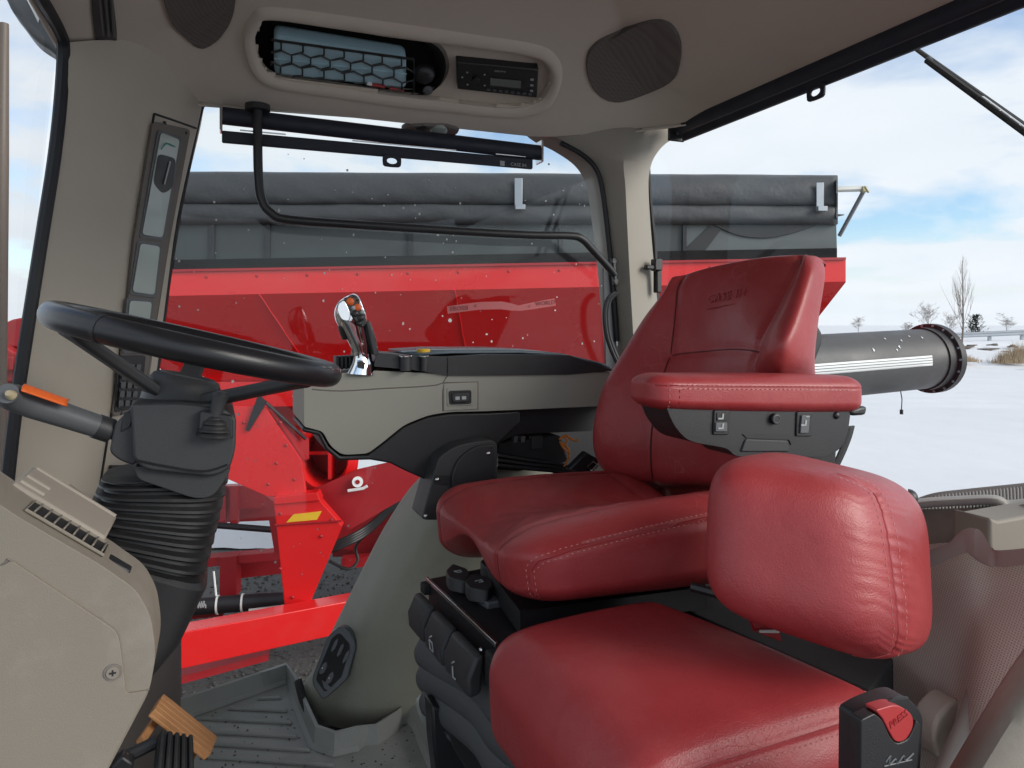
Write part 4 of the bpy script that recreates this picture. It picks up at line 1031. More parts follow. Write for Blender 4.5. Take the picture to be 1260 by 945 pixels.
# ------------------------------------------------------------------ padded, stitched upholstery
class Pad:
    """Rounded block in -1..1, warped into the cell of eight corner points; carries seams and stitches."""
    def __init__(s, c8, r=(.35, .35, .35), puff=(.0, .0, .0), warp=None, N=44, grooves=(), disp=None, n=None):
        s.n = n
        s.c = np.array([[tuple(c8[(i, j, k)]) for k in (0, 1)] for i in (0, 1) for j in (0, 1)]).reshape(2, 2, 2, 3)
        s.r = np.array(r); s.puff = puff; s.warp = warp; s.N = N; s.grooves = grooves; s.disp = disp
    def soft(s, p):
        if s.n:
            q = p / (np.abs(p[..., 0:1]) ** s.n + np.abs(p[..., 1:2]) ** s.n + np.abs(p[..., 2:3]) ** s.n) ** (1 / s.n)
            return q
        inn = np.clip(p, -(1 - s.r), 1 - s.r); d = (p - inn) / s.r; L = np.linalg.norm(d, axis=-1, keepdims=True); L[L == 0] = 1
        q = inn + s.r * d / np.maximum(L, 1e-9)
        x, y, z = q[..., 0].copy(), q[..., 1].copy(), q[..., 2].copy()
        a, b, c = 1 - np.clip(x, -1, 1) ** 2, 1 - np.clip(y, -1, 1) ** 2, 1 - np.clip(z, -1, 1) ** 2
        q[..., 0] = x * (1 + s.puff[0] * b * c); q[..., 1] = y * (1 + s.puff[1] * a * c); q[..., 2] = z * (1 + s.puff[2] * a * b)
        return q
    def world(s, p):
        q = s.soft(np.array(p, float))
        if s.warp: q = s.warp(q)
        t = (q + 1) / 2; x, y, z = t[..., 0:1], t[..., 1:2], t[..., 2:3]; c = s.c
        return ((c[0, 0, 0] * (1 - z) + c[0, 0, 1] * z) * (1 - y) + (c[0, 1, 0] * (1 - z) + c[0, 1, 1] * z) * y) * (1 - x) + \
               ((c[1, 0, 0] * (1 - z) + c[1, 0, 1] * z) * (1 - y) + (c[1, 1, 0] * (1 - z) + c[1, 1, 1] * z) * y) * x
    def build(s, name, mt, parent):
        N = s.N; t = np.linspace(-1, 1, N + 1); key = {}; raw = []; fs = []
        for ax in range(3):
            for sg in (-1, 1):
                ids = np.zeros((N + 1, N + 1), int)
                for i in range(N + 1):
                    for j in range(N + 1):
                        p = [0, 0, 0]; p[ax] = sg; p[(ax + 1) % 3] = t[i]; p[(ax + 2) % 3] = t[j]
                        k = tuple(round(x, 5) for x in p)
                        if k not in key: key[k] = len(raw); raw.append(k)
                        ids[i, j] = key[k]
                for i in range(N):
                    for j in range(N):
                        f = (ids[i, j], ids[i + 1, j], ids[i + 1, j + 1], ids[i, j + 1]); fs.append(f if sg > 0 else f[::-1])
        raw = np.array(raw); w = s.world(raw)
        me = bpy.data.meshes.new(name); me.from_pydata([tuple(p) for p in w], [], fs)
        bm = bmesh.new(); bm.from_mesh(me); bmesh.ops.recalc_face_normals(bm, faces=bm.faces); bm.normal_update(); bm.verts.ensure_lookup_table()
        for i, v in enumerate(bm.verts):
            p = raw[i]; d = 0.0
            for g, wd, dep in s.grooves:
                x = g(p)
                if x is not None: d -= dep * math.exp(-(x / wd) ** 2)
            if s.disp: d += s.disp(p)
            if d: w[i] += np.array(v.normal) * d
        for i, v in enumerate(bm.verts): v.co = w[i]
        bm.normal_update(); s.bvh = BVHTree.FromBMesh(bm); bm.to_mesh(me); bm.free()
        s.ob = finish(me, name, mt, parent, True, angle=180)
        return s.ob
    def on(s, path, n=8):                    # raw cube path -> points and normals on the finished skin
        pts = []
        for a, b in zip(path[:-1], path[1:]):
            for k in range(n): pts.append(np.array(a, float) * (1 - k / n) + np.array(b, float) * k / n)
        pts.append(np.array(path[-1], float)); pts = np.array(pts)
        m = np.abs(pts).max(axis=1, keepdims=True); w = s.world(pts / m); out = []
        for p in w:
            loc, nr, _, _ = s.bvh.find_nearest(Vector(p)); out.append((loc, nr))
        return out
def even(path, step):
    P_ = [p for p, n in path]; out = []; acc = 0.0
    for (a, na), (b, nb) in zip(path[:-1], path[1:]):
        L = (b - a).length; x = acc
        while x < L:
            t = x / L; out.append((lerp(a, b, t), lerp(na, nb, t).normalized(), (b - a).normalized())); x += step
        acc = x - L
    return out
def stitches(pad, paths, parent, step=.0075, L=.0048, r=.0007, mt=None, name='stitching', n=8):
    mb = MB()
    for path in paths:
        for p, n_, t in even(pad.on(path, n), step):
            c = p + n_ * .0004; x = t * L / 2; y = n_.cross(t) * r; z = n_ * r
            mb.add([c - x, c + y, c - y, c + z, c + x], [(0, 1, 3), (0, 3, 2), (4, 3, 1), (4, 2, 3)])
    o = mb.build(name, mt or M_thread, parent, smooth=False); o['kind'] = 'stuff'; return o
def welt(pad, paths, parent, r=.0022, mt=None, name='seam_welt', lift=.0, n=8):
    for path in paths:
        pts = [p + n_ * lift for p, n_ in pad.on(path, n)]
        o = MB().tube(pts, r, n=6).build(name, mt or M_leather, parent)
    return o
def c8(**k):                                  # n/f near-far, f/b front-back, d/u down-up -> x along u, y along v, z up
    m = {'f': 0, 'b': 1}; y = {'n': 0, 'f': 1}; z = {'d': 0, 'u': 1}; out = {}
    for key, p in k.items(): out[(m[key[0]], y[key[1]], z[key[2]])] = p
    return out

# ------------------------------------------------------------------ operator seat
seat = thing('operator_seat', K(.55, .98, FLZ), 'red leather driver seat with armrest, worn and creased', 'seat')
cz = c8(fnd=Q(648, 758, .77), fnu=Q(636, 672, .77), bnd=Q(1000, 716, .77), bnu=Q(1000, 592, .77),
        ffd=Q(532, 684, 1.20), ffu=Q(524, 590, 1.20), bfd=Q(745, 660, 1.20), bfu=Q(760, 572, 1.20))
def cush_warp(q):
    x, y, z = q[..., 0], q[..., 1], q[..., 2]; up = np.clip((z + 1) / 2, 0, 1)
    q = q.copy()
    dish = -.72 * np.exp(-((y) / .48) ** 2) * (1 - .62 * np.clip((-x + .2) / 1.2, 0, 1)) + .06 * np.cos(x * 1.8)
    wat = -.30 * np.clip((-x - .35) / .65, 0, 1) ** 2 * np.exp(-(y / .6) ** 2)          # waterfall front
    q[..., 2] = z + up * (dish + wat) + (1 - up) * (.95 * np.exp(-((y - .12) / .36) ** 2) * np.clip((-x - .1) / .9, 0, 1) ** .7)
    q[..., 0] = x + .10 * np.exp(-(y / .5) ** 2) * np.clip(-x, 0, 1)                        # centre of the front set back
    return q
g_top = lambda p: (p[1] + .62) if (p[2] > .2 or p[0] < -.5) else None        # bolster seam near side
g_far = lambda p: (p[1] - .66) if (p[2] > .2 or p[0] < -.5) else None
g_side = lambda p: (p[2] - .68) if (p[1] < -.9 and p[0] > -.6) else None
g_cross = lambda p: (p[0] - .62) if (p[2] > .9 and abs(p[1]) < .62) else None
def wr(p):
    return .0012 * math.sin(p[0] * 23 + 3 * math.sin(p[1] * 9)) * max(0, 1 - abs(p[1]) * 1.2) * (p[2] > .5)
cushion = Pad(cz, r=(.30, .34, .62), puff=(.05, .03, .10), warp=cush_warp, N=72, grooves=[(g_top, .022, .0035), (g_far, .02, .003), (g_side, .035, .003), (g_cross, .02, .003)], disp=wr)
cush = cushion.build('seat_cushion', M_leather, seat)
ys1 = -1
stitches(cushion, [[(-1, -.97, -.8), (-1, -.97, .2), (-.93, -1, .52), (-.75, -1, .66), (-.3, -1, .74), (.2, -1, .78), (1, -1, .80)], [(-.95, -1, -.8), (-.95, -1, .1), (-.86, -1, .36), (-.68, -1, .50), (-.3, -1, .58), (.2, -1, .62), (1, -1, .64)]], cush)
welt(cushion, [[(-.98, -1, -.85), (-.98, -1, .15), (-.90, -1, .44), (-.71, -1, .58), (-.3, -1, .66), (.2, -1, .70), (1, -1, .72)]], cush, r=.0020, lift=-.0004)
welt(cushion, [[(-1, -.62, -.7), (-1, -.62, 1), (.9, -.62, 1)]], cush, r=.0012, lift=-.0004, mt=M_seam)  # bolster crease shade, put in as thin dark tubes on both seams
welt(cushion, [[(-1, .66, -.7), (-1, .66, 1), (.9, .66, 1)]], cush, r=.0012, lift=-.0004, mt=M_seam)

# backrest: net of points (far side .. near side) from top to bottom, with bolsters and seams
bnet = [
    [(850, 340, 1.21), (836, 344, 1.17), (842, 338, 1.12), (878, 328, 1.06), (938, 317, .97), (986, 314, .90), (1003, 317, .875), (1013, 325, .885)],
    [(846, 358, 1.22), (828, 356, 1.17), (832, 354, 1.12), (876, 346, 1.05), (930, 335, .96), (978, 333, .885), (999, 336, .845), (1015, 342, .865)],
    [(836, 388, 1.23), (798, 388, 1.18), (829, 386, 1.11), (872, 382, 1.04), (918, 374, .95), (954, 380, .88), (984, 386, .82), (1008, 390, .85)],
    [(812, 430, 1.24), (770, 430, 1.19), (824, 428, 1.10), (866, 424, 1.03), (902, 421, .95), (932, 424, .88), (968, 432, .81), (1003, 440, .85)],
    [(790, 470, 1.25), (744, 474, 1.19), (812, 470, 1.09), (858, 468, 1.02), (894, 468, .95), (922, 470, .89), (960, 475, .86), (1004, 476, .89)],
    [(780, 515, 1.25), (732, 520, 1.19), (802, 517, 1.08), (852, 518, 1.01), (890, 518, .94), (920, 520, .895), (962, 524, .88), (1000, 524, .91)],
    [(784, 552, 1.25), (733, 556, 1.19), (799, 560, 1.08), (850, 560, 1.01), (890, 562, .94), (922, 562, .90), (966, 565, .89), (1000, 565, .92)],
    [(800, 580, 1.26), (752, 586, 1.20), (803, 596, 1.09), (850, 594, 1.02), (890, 596, .95), (924, 598, .91), (968, 600, .90), (1000, 600, .92)],
    [(816, 586, 1.28), (790, 594, 1.25), (815, 602, 1.14), (858, 600, 1.07), (894, 602, 1.0), (928, 604, .93), (970, 606, .88), (1006, 606, .89)]]
rows = []
for r in bnet:
    w = [Q(*p) for p in r]
    # bolster crests between silhouette and seam, and rounded returns to the back
    far_crest = lerp(w[1], w[2], .45) - AU * .022 - AV * .004
    kk = 1.0 if r[5][1] < 450 else .2
    near_crest = lerp(w[5], w[6], .55) - AU * .016 * kk - AV * .010 * kk
    rows.append([w[0] + AU * .05, w[0], w[1], far_crest, w[2], w[3], w[4], w[5], near_crest, w[6] - AV * .004, w[7], w[7] + AU * .0 + AV * .04])
rows.append([p - AZ * .05 + AU * .02 + AV * .02 for p in rows[-1]])
rows[0] = [lerp(p, q, .0) + AZ * .0 for p, q in zip(rows[0], rows[1])]
topback = [p + (AU * .035 + AV * .008) * (1 - .93 * j / 11) - AZ * .004 for j, p in enumerate(rows[0])]
rows = [topback] + rows
NUb, NVb = 7, 6
net_ = surf(rows, NUb, NVb)
cs_far, cs_near = 4 * NUb, 7 * NUb; rdiv, rlow = 4 * NVb + 1, 7 * NVb + 3
def groove(net, at, depth):
    for i, j, f in at:
        if 0 <= i < len(net) and 0 <= j < len(net[0]):
            a = net[min(i + 1, len(net) - 1)][j] - net[max(i - 1, 0)][j]; b = net[i][min(j + 1, len(net[0]) - 1)] - net[i][max(j - 1, 0)]
            n = a.cross(b).normalized(); n = n if n.dot(E - net[i][j]) > 0 else -n
            yield i, j, n * (-depth * f)
mv = list(groove(net_, [(i, c + o, f) for i in range(NVb, len(net_)) for c in (cs_far, cs_near) for o, f in ((-1, .25), (0, 1), (1, .25))], .007))
mv += list(groove(net_, [(rdiv + o, j, f) for j in range(cs_far, cs_near + 1) for o, f in ((-1, .2), (0, 1), (1, .2))], .006))
normals = {}
for i, j, d in mv: net_[i][j] = net_[i][j] + d
bk = MB().grid(net_).build('backrest', M_leather, seat, angle=180)
bk.modifiers.new('sub', 'SUBSURF').levels = 1; bk.modifiers['sub'].render_levels = 1
tdk = mat('thread_dark', (.30, .03, .035), .7)
class NetPath:
    def __init__(s, pts): s.p = pts
    def on(s, path, n=8): return s.p
def netline(i0, i1, jf):
    out = []
    for i in range(i0, i1):
        j = int(math.floor(jf)); f = jf - j; p = lerp(net_[i][j], net_[i][j + 1], f)
        a = net_[min(i + 1, len(net_) - 1)][j] - net_[i - 1][j]; b = net_[i][j + 1] - net_[i][j]; n = a.cross(b).normalized(); n = n if n.dot(E - p) > 0 else -n
        out.append((p + n * .0008, n))
    return out
for jf, th in ((cs_near - 1.2, tdk), (cs_near + 1.3, M_thread)):
    stitches(NetPath(netline(NVb, 6 * NVb, jf)), [0], bk, mt=th, r=.0006)
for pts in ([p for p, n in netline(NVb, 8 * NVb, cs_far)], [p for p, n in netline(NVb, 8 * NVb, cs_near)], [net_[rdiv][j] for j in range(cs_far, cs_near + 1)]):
    MB().tube([p + (E - p).normalized() * .0022 for p in pts], .0014, n=6).build('seam_shade_line', M_seam, bk)  # dark tubes drawing the shade line that the shallow grooves lack
# embossed maker's name on the upper panel
i_, j_ = 2 * NVb + 4, 5 * NUb + 3
loc = net_[i_][j_]; xd = (net_[i_][j_ + 3] - net_[i_][j_ - 3]).normalized(); yd = (net_[i_ - 2][j_] - net_[i_ + 2][j_]).normalized(); nr = xd.cross(yd).normalized(); yd = nr.cross(xd)
mb = MB(); text_mesh(mb, 'CASE IH', .022, loc + nr * .002, xd, yd, .0006, 1.15)
mb.box(loc - yd * .017 + nr * .0012, xd * .042, yd * .0007, nr * .0006); mb.build('embossed_name', M_leather, bk, smooth=False)
# dark hinge cover behind the backrest
MB().prism([Q(x, y, .95) for x, y in ((996, 392), (1006, 396), (1015, 410), (1014, 424), (1006, 444), (996, 458))], AV * .05).build('shell_hinge', M_black, seat, bevel=.01, seg=3)

# armrest
az = c8(fnd=Q(806, 506, .765), fnu=Q(806, 462, .765), bnd=Q(1071, 510, .765), bnu=Q(1071, 464, .765),
        ffd=Q(806, 506, .765) + AV * .075, ffu=Q(806, 462, .765) + AV * .075, bfd=Q(1071, 510, .765) + AV * .075, bfu=Q(1071, 464, .765) + AV * .075)
def arm_warp(q):
    q = q.copy(); x, z = q[..., 0], q[..., 2]
    q[..., 2] = z + .12 * np.clip(-x - .7, 0, 1) - .05 * (1 - x * x) * (z < 0)
    return q
ga = lambda p: (p[2] - .38) if p[1] < -.8 else None
ga2 = lambda p: (p[0] + .86) if p[1] < -.8 and p[2] < .4 else None
arm = Pad(az, r=(.17, .65, .65), puff=(0, .04, .08), warp=arm_warp, N=48, grooves=[(ga, .05, .0014), (ga2, .012, .0014)])
am = arm.build('armrest_pad', M_leather, seat)
stitches(arm, [[(-.80, -1, -.9), (-.80, -1, .22), (-.76, -1, .28), (1, -1, .30)], [(-.86, -1, .46), (1, -1, .46)]], am, mt=tdk)
stitches(arm, [[(-.88, -1, -.9), (-.88, -1, .3)]], am, mt=M_thread)
welt(arm, [[(-.9, -1, .38), (0, -1, .38), (.97, -1, .38)]], am, r=.0013, lift=-.0005)
pod_px = rpoly([(820, 502, 2), (1047, 506, 4), (1044, 530, 10), (1036, 552, 10), (1015, 563, 6), (970, 562, 4), (905, 562, 6), (895, 552, 6), (845, 543, 16), (828, 522, 12)], 6, 4)
pod = prismv(pod_px, .775, .835).build('control_pod', M_black, seat, bevel=.006, seg=3)
prismv(rpoly([(918, 540), (970, 542), (972, 556), (912, 556)], 3), .7725, .78).build('release_lever', M_col, pod, bevel=.002)
prismv(rpoly([(914, 534), (972, 535), (976, 541), (974, 548), (971, 541), (919, 539)], 1), .7735, .79).build('lever_recess', M_blk, pod, smooth=False)
def icon_seat(mb, px, py, v, s):
    mb.add([Q(px - s, py + s * .3, v), Q(px + s * .3, py + s * .3, v), Q(px + s * .3, py + s * .75, v), Q(px - s, py + s * .75, v)], [(0, 1, 2, 3)])
    mb.add([Q(px + s * .3, py - s, v), Q(px + s * .75, py - s, v), Q(px + s * .55, py + s * .75, v), Q(px + s * .1, py + s * .75, v)], [(0, 1, 2, 3)])
for px, y0, y1 in ((889, 507, 531), (991, 509, 533)):
    sw = prismv(rpoly([(px - 10, y0 - 2), (px + 9, y0 - 2), (px + 8, y1 + 4), (px - 11, y1 + 4)], 2), .7725, .78).build('switch_bezel', M_blk, pod, bevel=.001)
    if px < 900:
        prismv(rpoly([(px - 7, y0 + 1), (px + 6, y0 + 1), (px + 6, y0 + 11), (px - 7, y0 + 11)], 1), .7715, .774).build('rocker', M_blk, pod, bevel=.0006)
        prismv(rpoly([(px - 8, y0 + 13), (px + 6, y0 + 13), (px + 6, y1), (px - 8, y1)], 1), .770, .774).build('rocker', M_grey, pod, bevel=.0006)
        mb = MB(); icon_seat(mb, px - 1, y0 + 6, .7708, 4); icon_seat(mb, px - 1, y0 + 18, .7692, 4); mb.build('switch_icon', M_icon, pod, smooth=False)
    else:
        prismv(rpoly([(px - 4, y0 + 2), (px + 6, y0 + 2), (px + 4, y1), (px - 6, y1)], 1), .770, .774).build('rocker', M_grey, pod, bevel=.0006)
        mb = MB(); icon_seat(mb, px - 1, y0 + 12, .7692, 4); mb.add([Q(px + 1, y0 + 3, .7692), Q(px + 5, y0 + 3, .7692), Q(px + 5, y0 + 4.2, .7692), Q(px + 1, y0 + 4.2, .7692)], [(0, 1, 2, 3)]); mb.build('switch_icon', M_icon, pod, smooth=False)
c = Q(952, 515, .775); MB().tube([c, c - AV * .006], .0075, n=18).build('round_knob', M_blk, pod, bevel=.001)
MB().tube([c - AV * .006 + (AU * math.cos(a) + AZ * math.sin(a)) * .0052 for a in [k * 2 * math.pi / 16 for k in range(16)]], .0006, n=4, closed=True).build('knob_ring', M_grey, pod)
c = Q(1029, 511, .775); MB().dome(c, -AV, .0055, .004, 12, 4).build('pivot_bolt', M_blk, pod)
prismv([(1060, 500), (1068, 500), (1066, 511), (1050, 512), (1046, 506)], .772, .83).build('armrest_cap', M_black, seat, bevel=.004)
# bracket and belt strap behind the armrest
prismv([(985, 555), (1030, 552), (1028, 576), (985, 574)], .80, .86).build('armrest_bracket', M_black, seat, bevel=.003)
MB().grid([[Q(x, y, .93), Q(x + 8, y - 1, .95)] for x, y in cat([(1044, 525), (1040, 540), (1032, 560), (1020, 585)], 4)]).build('belt_strap', M_blackm, seat, solid=.003)

# seat base: black box with steel edge, switch banks
top = [ZZ(527, 712, -.395), ZZ(612, 792, -.395), ZZ(830, 745, -.395), ZZ(790, 660, -.395)]
box = MB().prism(top, (0, 0, -.055)).build('base_box', M_blk, seat, bevel=.002)
e0, e1 = top[0], top[1]; ex = (e1 - e0).normalized(); ey = Vector((ex.y, -ex.x, 0)); ey = ey if ey.dot(E - e0) > 0 else -ey
MB().box(lerp(e0, e1, .5) + ey * .002, ex * ((e1 - e0).length / 2 + .002), ey * .0022, AZ * .0030).build('steel_edge', M_steel, seat, bevel=.0006)
for k, (t0, t1) in enumerate(((.02, .28), (.32, .60), (.63, .96))):
    a, b = lerp(e0, e1, t0) - AZ * .016 + ey * .010, lerp(e0, e1, t1) - AZ * .016 + ey * .010
    dn = (-AZ * .9 + ey * .35).normalized()
    prof = lambda p: [p + ey * .002, p + ey * .014, p + dn * .028 + ey * .016, p + dn * .055 + ey * .004, p + dn * .052 - ey * .012]
    sw = MB().grid([prof(a), prof(b)], cap=False)
    r0_, r1_ = prof(a), prof(b); sw = MB(); sw.add(r0_ + r1_, [(0, 1, 2, 3, 4), (9, 8, 7, 6, 5)] + [(i, i + 5, (i + 1) % 5 + 5, (i + 1) % 5) for i in range(5)])
    swo = sw.build('base_switch', M_col, seat, bevel=.005, seg=3)
    if k:
        mb = MB(); c = lerp(a, b, .5) + dn * .030 + ey * .0165; fy = (dn * .055 + ey * .004 - dn * .028 - ey * .016).normalized()
        fn = ex.cross(fy); fn = fn if fn.dot(E - c) > 0 else -fn; c = c + fn * .0006 + fy * .004
        if k == 1: mb.tube([c + ex * .006 + fy * .009, c - ex * .006 + fy * .009, c - ex * .006 - fy * .004, c + ex * .006 - fy * .004], .0011, n=4, closed=True); mb.tube([c - ex * .004 - fy * .008, c + ex * .005 - fy * .013], .0013, n=4)
        else: mb.tube([c + fy * .010 + ex * .004, c + fy * .010 - ex * .004, c - fy * .004 - ex * .003], .0012, n=4); mb.tube([c - fy * .008 - ex * .004, c - fy * .013 + ex * .004], .0012, n=4)
        mb.build('switch_print', M_icon, swo)
MB().box(lerp(e0, e1, .99) - AZ * .03 + ey * .004, ex * .012, ey * .008, AZ * .02).build('switch_end', M_blackm, seat, bevel=.004)
MB().box(lerp(e0, e1, .0) - AZ * .014 + ey * .004, ex * .010, ey * .006, AZ * .008).build('switch_clip', M_blackm, seat, bevel=.002)
MB().dome(lerp(e0, e1, .93) - AZ * .012 + ey * .014, ey, .003, .003, 8, 3).build('screw', M_steel, seat)
for k, (cx, cy, w, h) in enumerate(((563, 704, 30, 22), (589, 716, 36, 22), (610, 692, 40, 18))):
    q = rpoly([(cx - w * .5, cy - h * .1), (cx - w * .2, cy - h * .5), (cx + w * .42, cy - h * .2), (cx + w * .5, cy + h * .15), (cx + w * .3, cy + h * .5), (cx - w * .35, cy + h * .3)], 3, 3)
    o = MB().prism([ZZ(x, y, -.370 + .012 * (k == 2)) for x, y in q], (0, 0, -.020)).build('rocker_switch', M_col, seat, bevel=.004, seg=3)
    if k < 2:
        mb = MB(); cc = ZZ(cx + 1, cy - 1, -.3695); mb.tube([cc - AU * .006 + AV * .002, cc + AU * .004 + AV * .004, cc + AU * .004 - AV * .004, cc - AU * .002 - AV * .004], .0009, n=4, closed=(k == 0)); mb.build('switch_print', M_icon, o)
MB().prism([ZZ(x, y, -.385) for x, y in ((575, 726), (600, 742), (640, 735), (625, 715))], (0, 0, -.01)).build('slide_plate', M_grey, seat, bevel=.002)
# suspension bellows: rolled ridges sweeping down to the floor
mb_paths = [[(522, 796), (546, 812), (586, 832), (612, 862), (640, 905)], [(524, 826), (552, 840), (590, 866), (612, 896), (650, 925)], [(528, 856), (556, 872), (592, 902), (614, 936), (650, 965)]]
for i, pth in enumerate(mb_paths):
    v0 = .90 - .005 * i
    rows = []
    for x, y in cat(pth, 6):
        c = Q(x, y, interp(x, [520, 560, 640], [1.10, .98, .80]))
        rows.append([c + AV * .05 + AZ * .002, c + AV * .02 + AZ * .010, c + AZ * .012 - AU * .004, c - AZ * .004 - AU * .012, c - AZ * .022 - AU * .008, c - AZ * .034 + AU * .006, c - AZ * .040 + AV * .03 + AU * .02])
    MB().grid(surf(rows, 4, 1)).build('bellows_fold', M_bell, seat, solid=.004)
MB().add([Q(530, 780, 1.16), Q(640, 800, .90), Q(680, 980, .90), Q(534, 940, 1.10)], [(0, 1, 2, 3)]).build('bellows_core', M_blackm, seat, solid=.02)
# lower carriage under the bellows
MB().prism([Q(x, y, 1.0) for x, y in ((531, 868), (548, 872), (580, 930), (600, 975), (540, 975), (533, 915))], AV * .04).build('carriage_side', M_blk, seat, bevel=.004)
MB().prism([Q(x, y, .99) for x, y in ((548, 905), (556, 903), (588, 942), (580, 945))], AV * .01).build('carriage_slot', M_grey, seat, smooth=False)
MB().prism([Q(x, y, .985) for x, y in ((552, 884), (575, 900), (600, 940), (612, 975), (590, 975), (560, 925), (552, 905))], AV * .01).build('carriage_rib', M_blackm, seat, bevel=.002)
MB().prism([Q(x, y, 1.10) for x, y in rpoly([(517, 872), (526, 863), (533, 866), (534, 905), (520, 890)], 4)], AV * .03).build('carriage_foot', M_cap, seat, bevel=.004)
# seat pan under the cushion
MB().prism([ZZ(640, 752, -.36), ZZ(870, 722, -.36), ZZ(820, 672, -.36), ZZ(600, 700, -.36)], (0, 0, -.03)).build('seat_pan', M_blk, seat, smooth=False)

# ------------------------------------------------------------------ jump seat beside it
jump = thing('jump_seat', K(.45, .45, FLZ), 'small red leather passenger seat with low cushioned back nearest the camera', 'seat')
jz = c8(fnd=Q(668, 1010, .46), fnu=Q(640, 905, .46), bnd=Q(1082, 985, .40), bnu=Q(1085, 880, .40),
        ffd=Q(600, 858, .66), ffu=Q(596, 775, .66), bfd=Q(800, 800, .80), bfu=Q(800, 736, .80))
jz = {}
zt, zb_ = -.365, -.47
def jq(px, py, z): return ZZ(px, py, z)
FL, FR, BR, BL = (588, 772), (775, 965), (1128, 856), (800, 726)    # top outline: far-front, near-front, near-back, far-back
tops = [jq(FL[0], FL[1], -.340), jq(FR[0], FR[1], -.352), jq(BR[0], BR[1], -.352), jq(BL[0], BL[1], -.340)]
ctr = sum(tops, Vector()) / 4
jz = {(0, 1, 1): tops[0], (0, 0, 1): tops[1], (1, 0, 1): tops[2], (1, 1, 1): tops[3]}
for (i, j, k), p in list(jz.items()): jz[(i, j, 0)] = ctr.lerp(p, .97) * 1 + Vector((0, 0, p.z - .13 - ctr.lerp(p, .97).z))
def jw(q):
    q = q.copy(); x, y, z = q[..., 0], q[..., 1], q[..., 2]
    up = np.clip((z + 1) / 2, 0, 1)
    q[..., 2] = z + up * (.20 * (1 - x * x) * (1 - y * y) - .16 * np.clip((-x - .45) / .55, 0, 1) ** 2)
    return q
gj = lambda p: (p[2] - .97) if p[1] < -.9 else None
jc = Pad(jz, r=(.30, .26, .60), puff=(.05, .05, .04), warp=jw, N=56, grooves=[(gj, .05, .0025)])
jcu = jc.build('seat_cushion', M_leather2, jump)
stitches(jc, [[(-.9, -.90, 1), (.86, -.90, 1), (.96, -.82, 1), (.99, -.6, 1)], [(-.9, -1, .80), (.9, -1, .80), (1, -.9, .80), (1, -.6, .82)]], jcu, step=.0065, L=.0043)
welt(jc, [[(-.9, -1, .97), (.9, -1, .97), (.99, -.9, .97), (1, -.6, .97)]], jcu, r=.0019, mt=M_leather2, lift=-.0006)
# back cushion: broad face towards the door, boxing at the right
def pb(px, py, v): return Q(px, py, v)
A_, B_, C_, D_ = pb(852, 556, .60), pb(1066, 586, .505), pb(1106, 838, .46), pb(846, 758, .58)      # front face: TL TR BR BL
A2, B2, C2, D2 = pb(935, 540, .74), pb(1158, 598, .60), pb(1166, 824, .56), pb(915, 716, .72)
bj = {(0, 0, 1): A_, (1, 0, 1): B_, (1, 0, 0): C_, (0, 0, 0): D_, (0, 1, 1): A2, (1, 1, 1): B2, (1, 1, 0): C2, (0, 1, 0): D2}
gb = lambda p: math.hypot(p[1] + .60, max(0, .85 - p[0]) * .7)
def jbd(p):                                   # fine puckers at the boxing seam
    if p[0] > .6:
        d = p[1] + .60; return .0006 * math.sin(p[2] * 43 + 6 * d + 2.2 * math.sin(p[2] * 7) + 1.3 * math.sin(p[2] * 17)) * min(1, (p[0] - .6) / .2) * math.exp(-(d / .5) ** 2) * (1 - .5 * (d < 0))
    return 0
jb = Pad(bj, n=4.2, N=72, grooves=[(gb, .06, .0022)], disp=jbd)
jbo = jb.build('back_cushion', M_leather2, jump)
stitches(jb, [[(1, -.74, z) for z in np.linspace(-1, 1, 9)] + [(.6, -.74, 1)], [(1, -.44, z) for z in np.linspace(-1, 1, 9)] + [(.6, -.44, 1)]], jbo, step=.0062, L=.0042, r=.0006)
welt(jb, [[(.5, -.60, -1), (1, -.60, -1)] + [(1, -.60, z) for z in np.linspace(-.8, 1, 8)] + [(.5, -.60, 1)]], jbo, r=.0016, mt=M_leather2, lift=-.0006)
# frame under and behind
MB().prism([ZZ(x, y, -.40) for x, y in ((830, 745), (905, 720), (1100, 810), (1070, 850))], (0, 0, -.04)).build('frame_plate', M_blackm, jump, bevel=.003)
MB().tube([Q(850, 722, .74), Q(880, 730, .72), Q(905, 740, .70)], .006, n=8).build('hinge_bar', M_black, jump)
MB().prism([Q(x, y, .66) for x, y in ((925, 765), (960, 775), (962, 790), (930, 778))], AV * .006).build('hinge_tab', M_redd, jump, bevel=.001)
MB().tube([Q(935, 777, .655), Q(958, 777, .655)], .0018, n=6).build('hinge_pin', M_pipe, jump)
MB().dome(Q(1118, 612, .62), -AV + AU, .010, .010, 12, 4).build('pivot_knob', M_black, jump)
mb = MB(); b0_ = ctr + Vector((0, 0, -.13)); mb.box(b0_ - AZ * .16, AU * .10, AV * .10, AZ * .17); mb.build('pedestal', M_blackm, jump, bevel=.01)

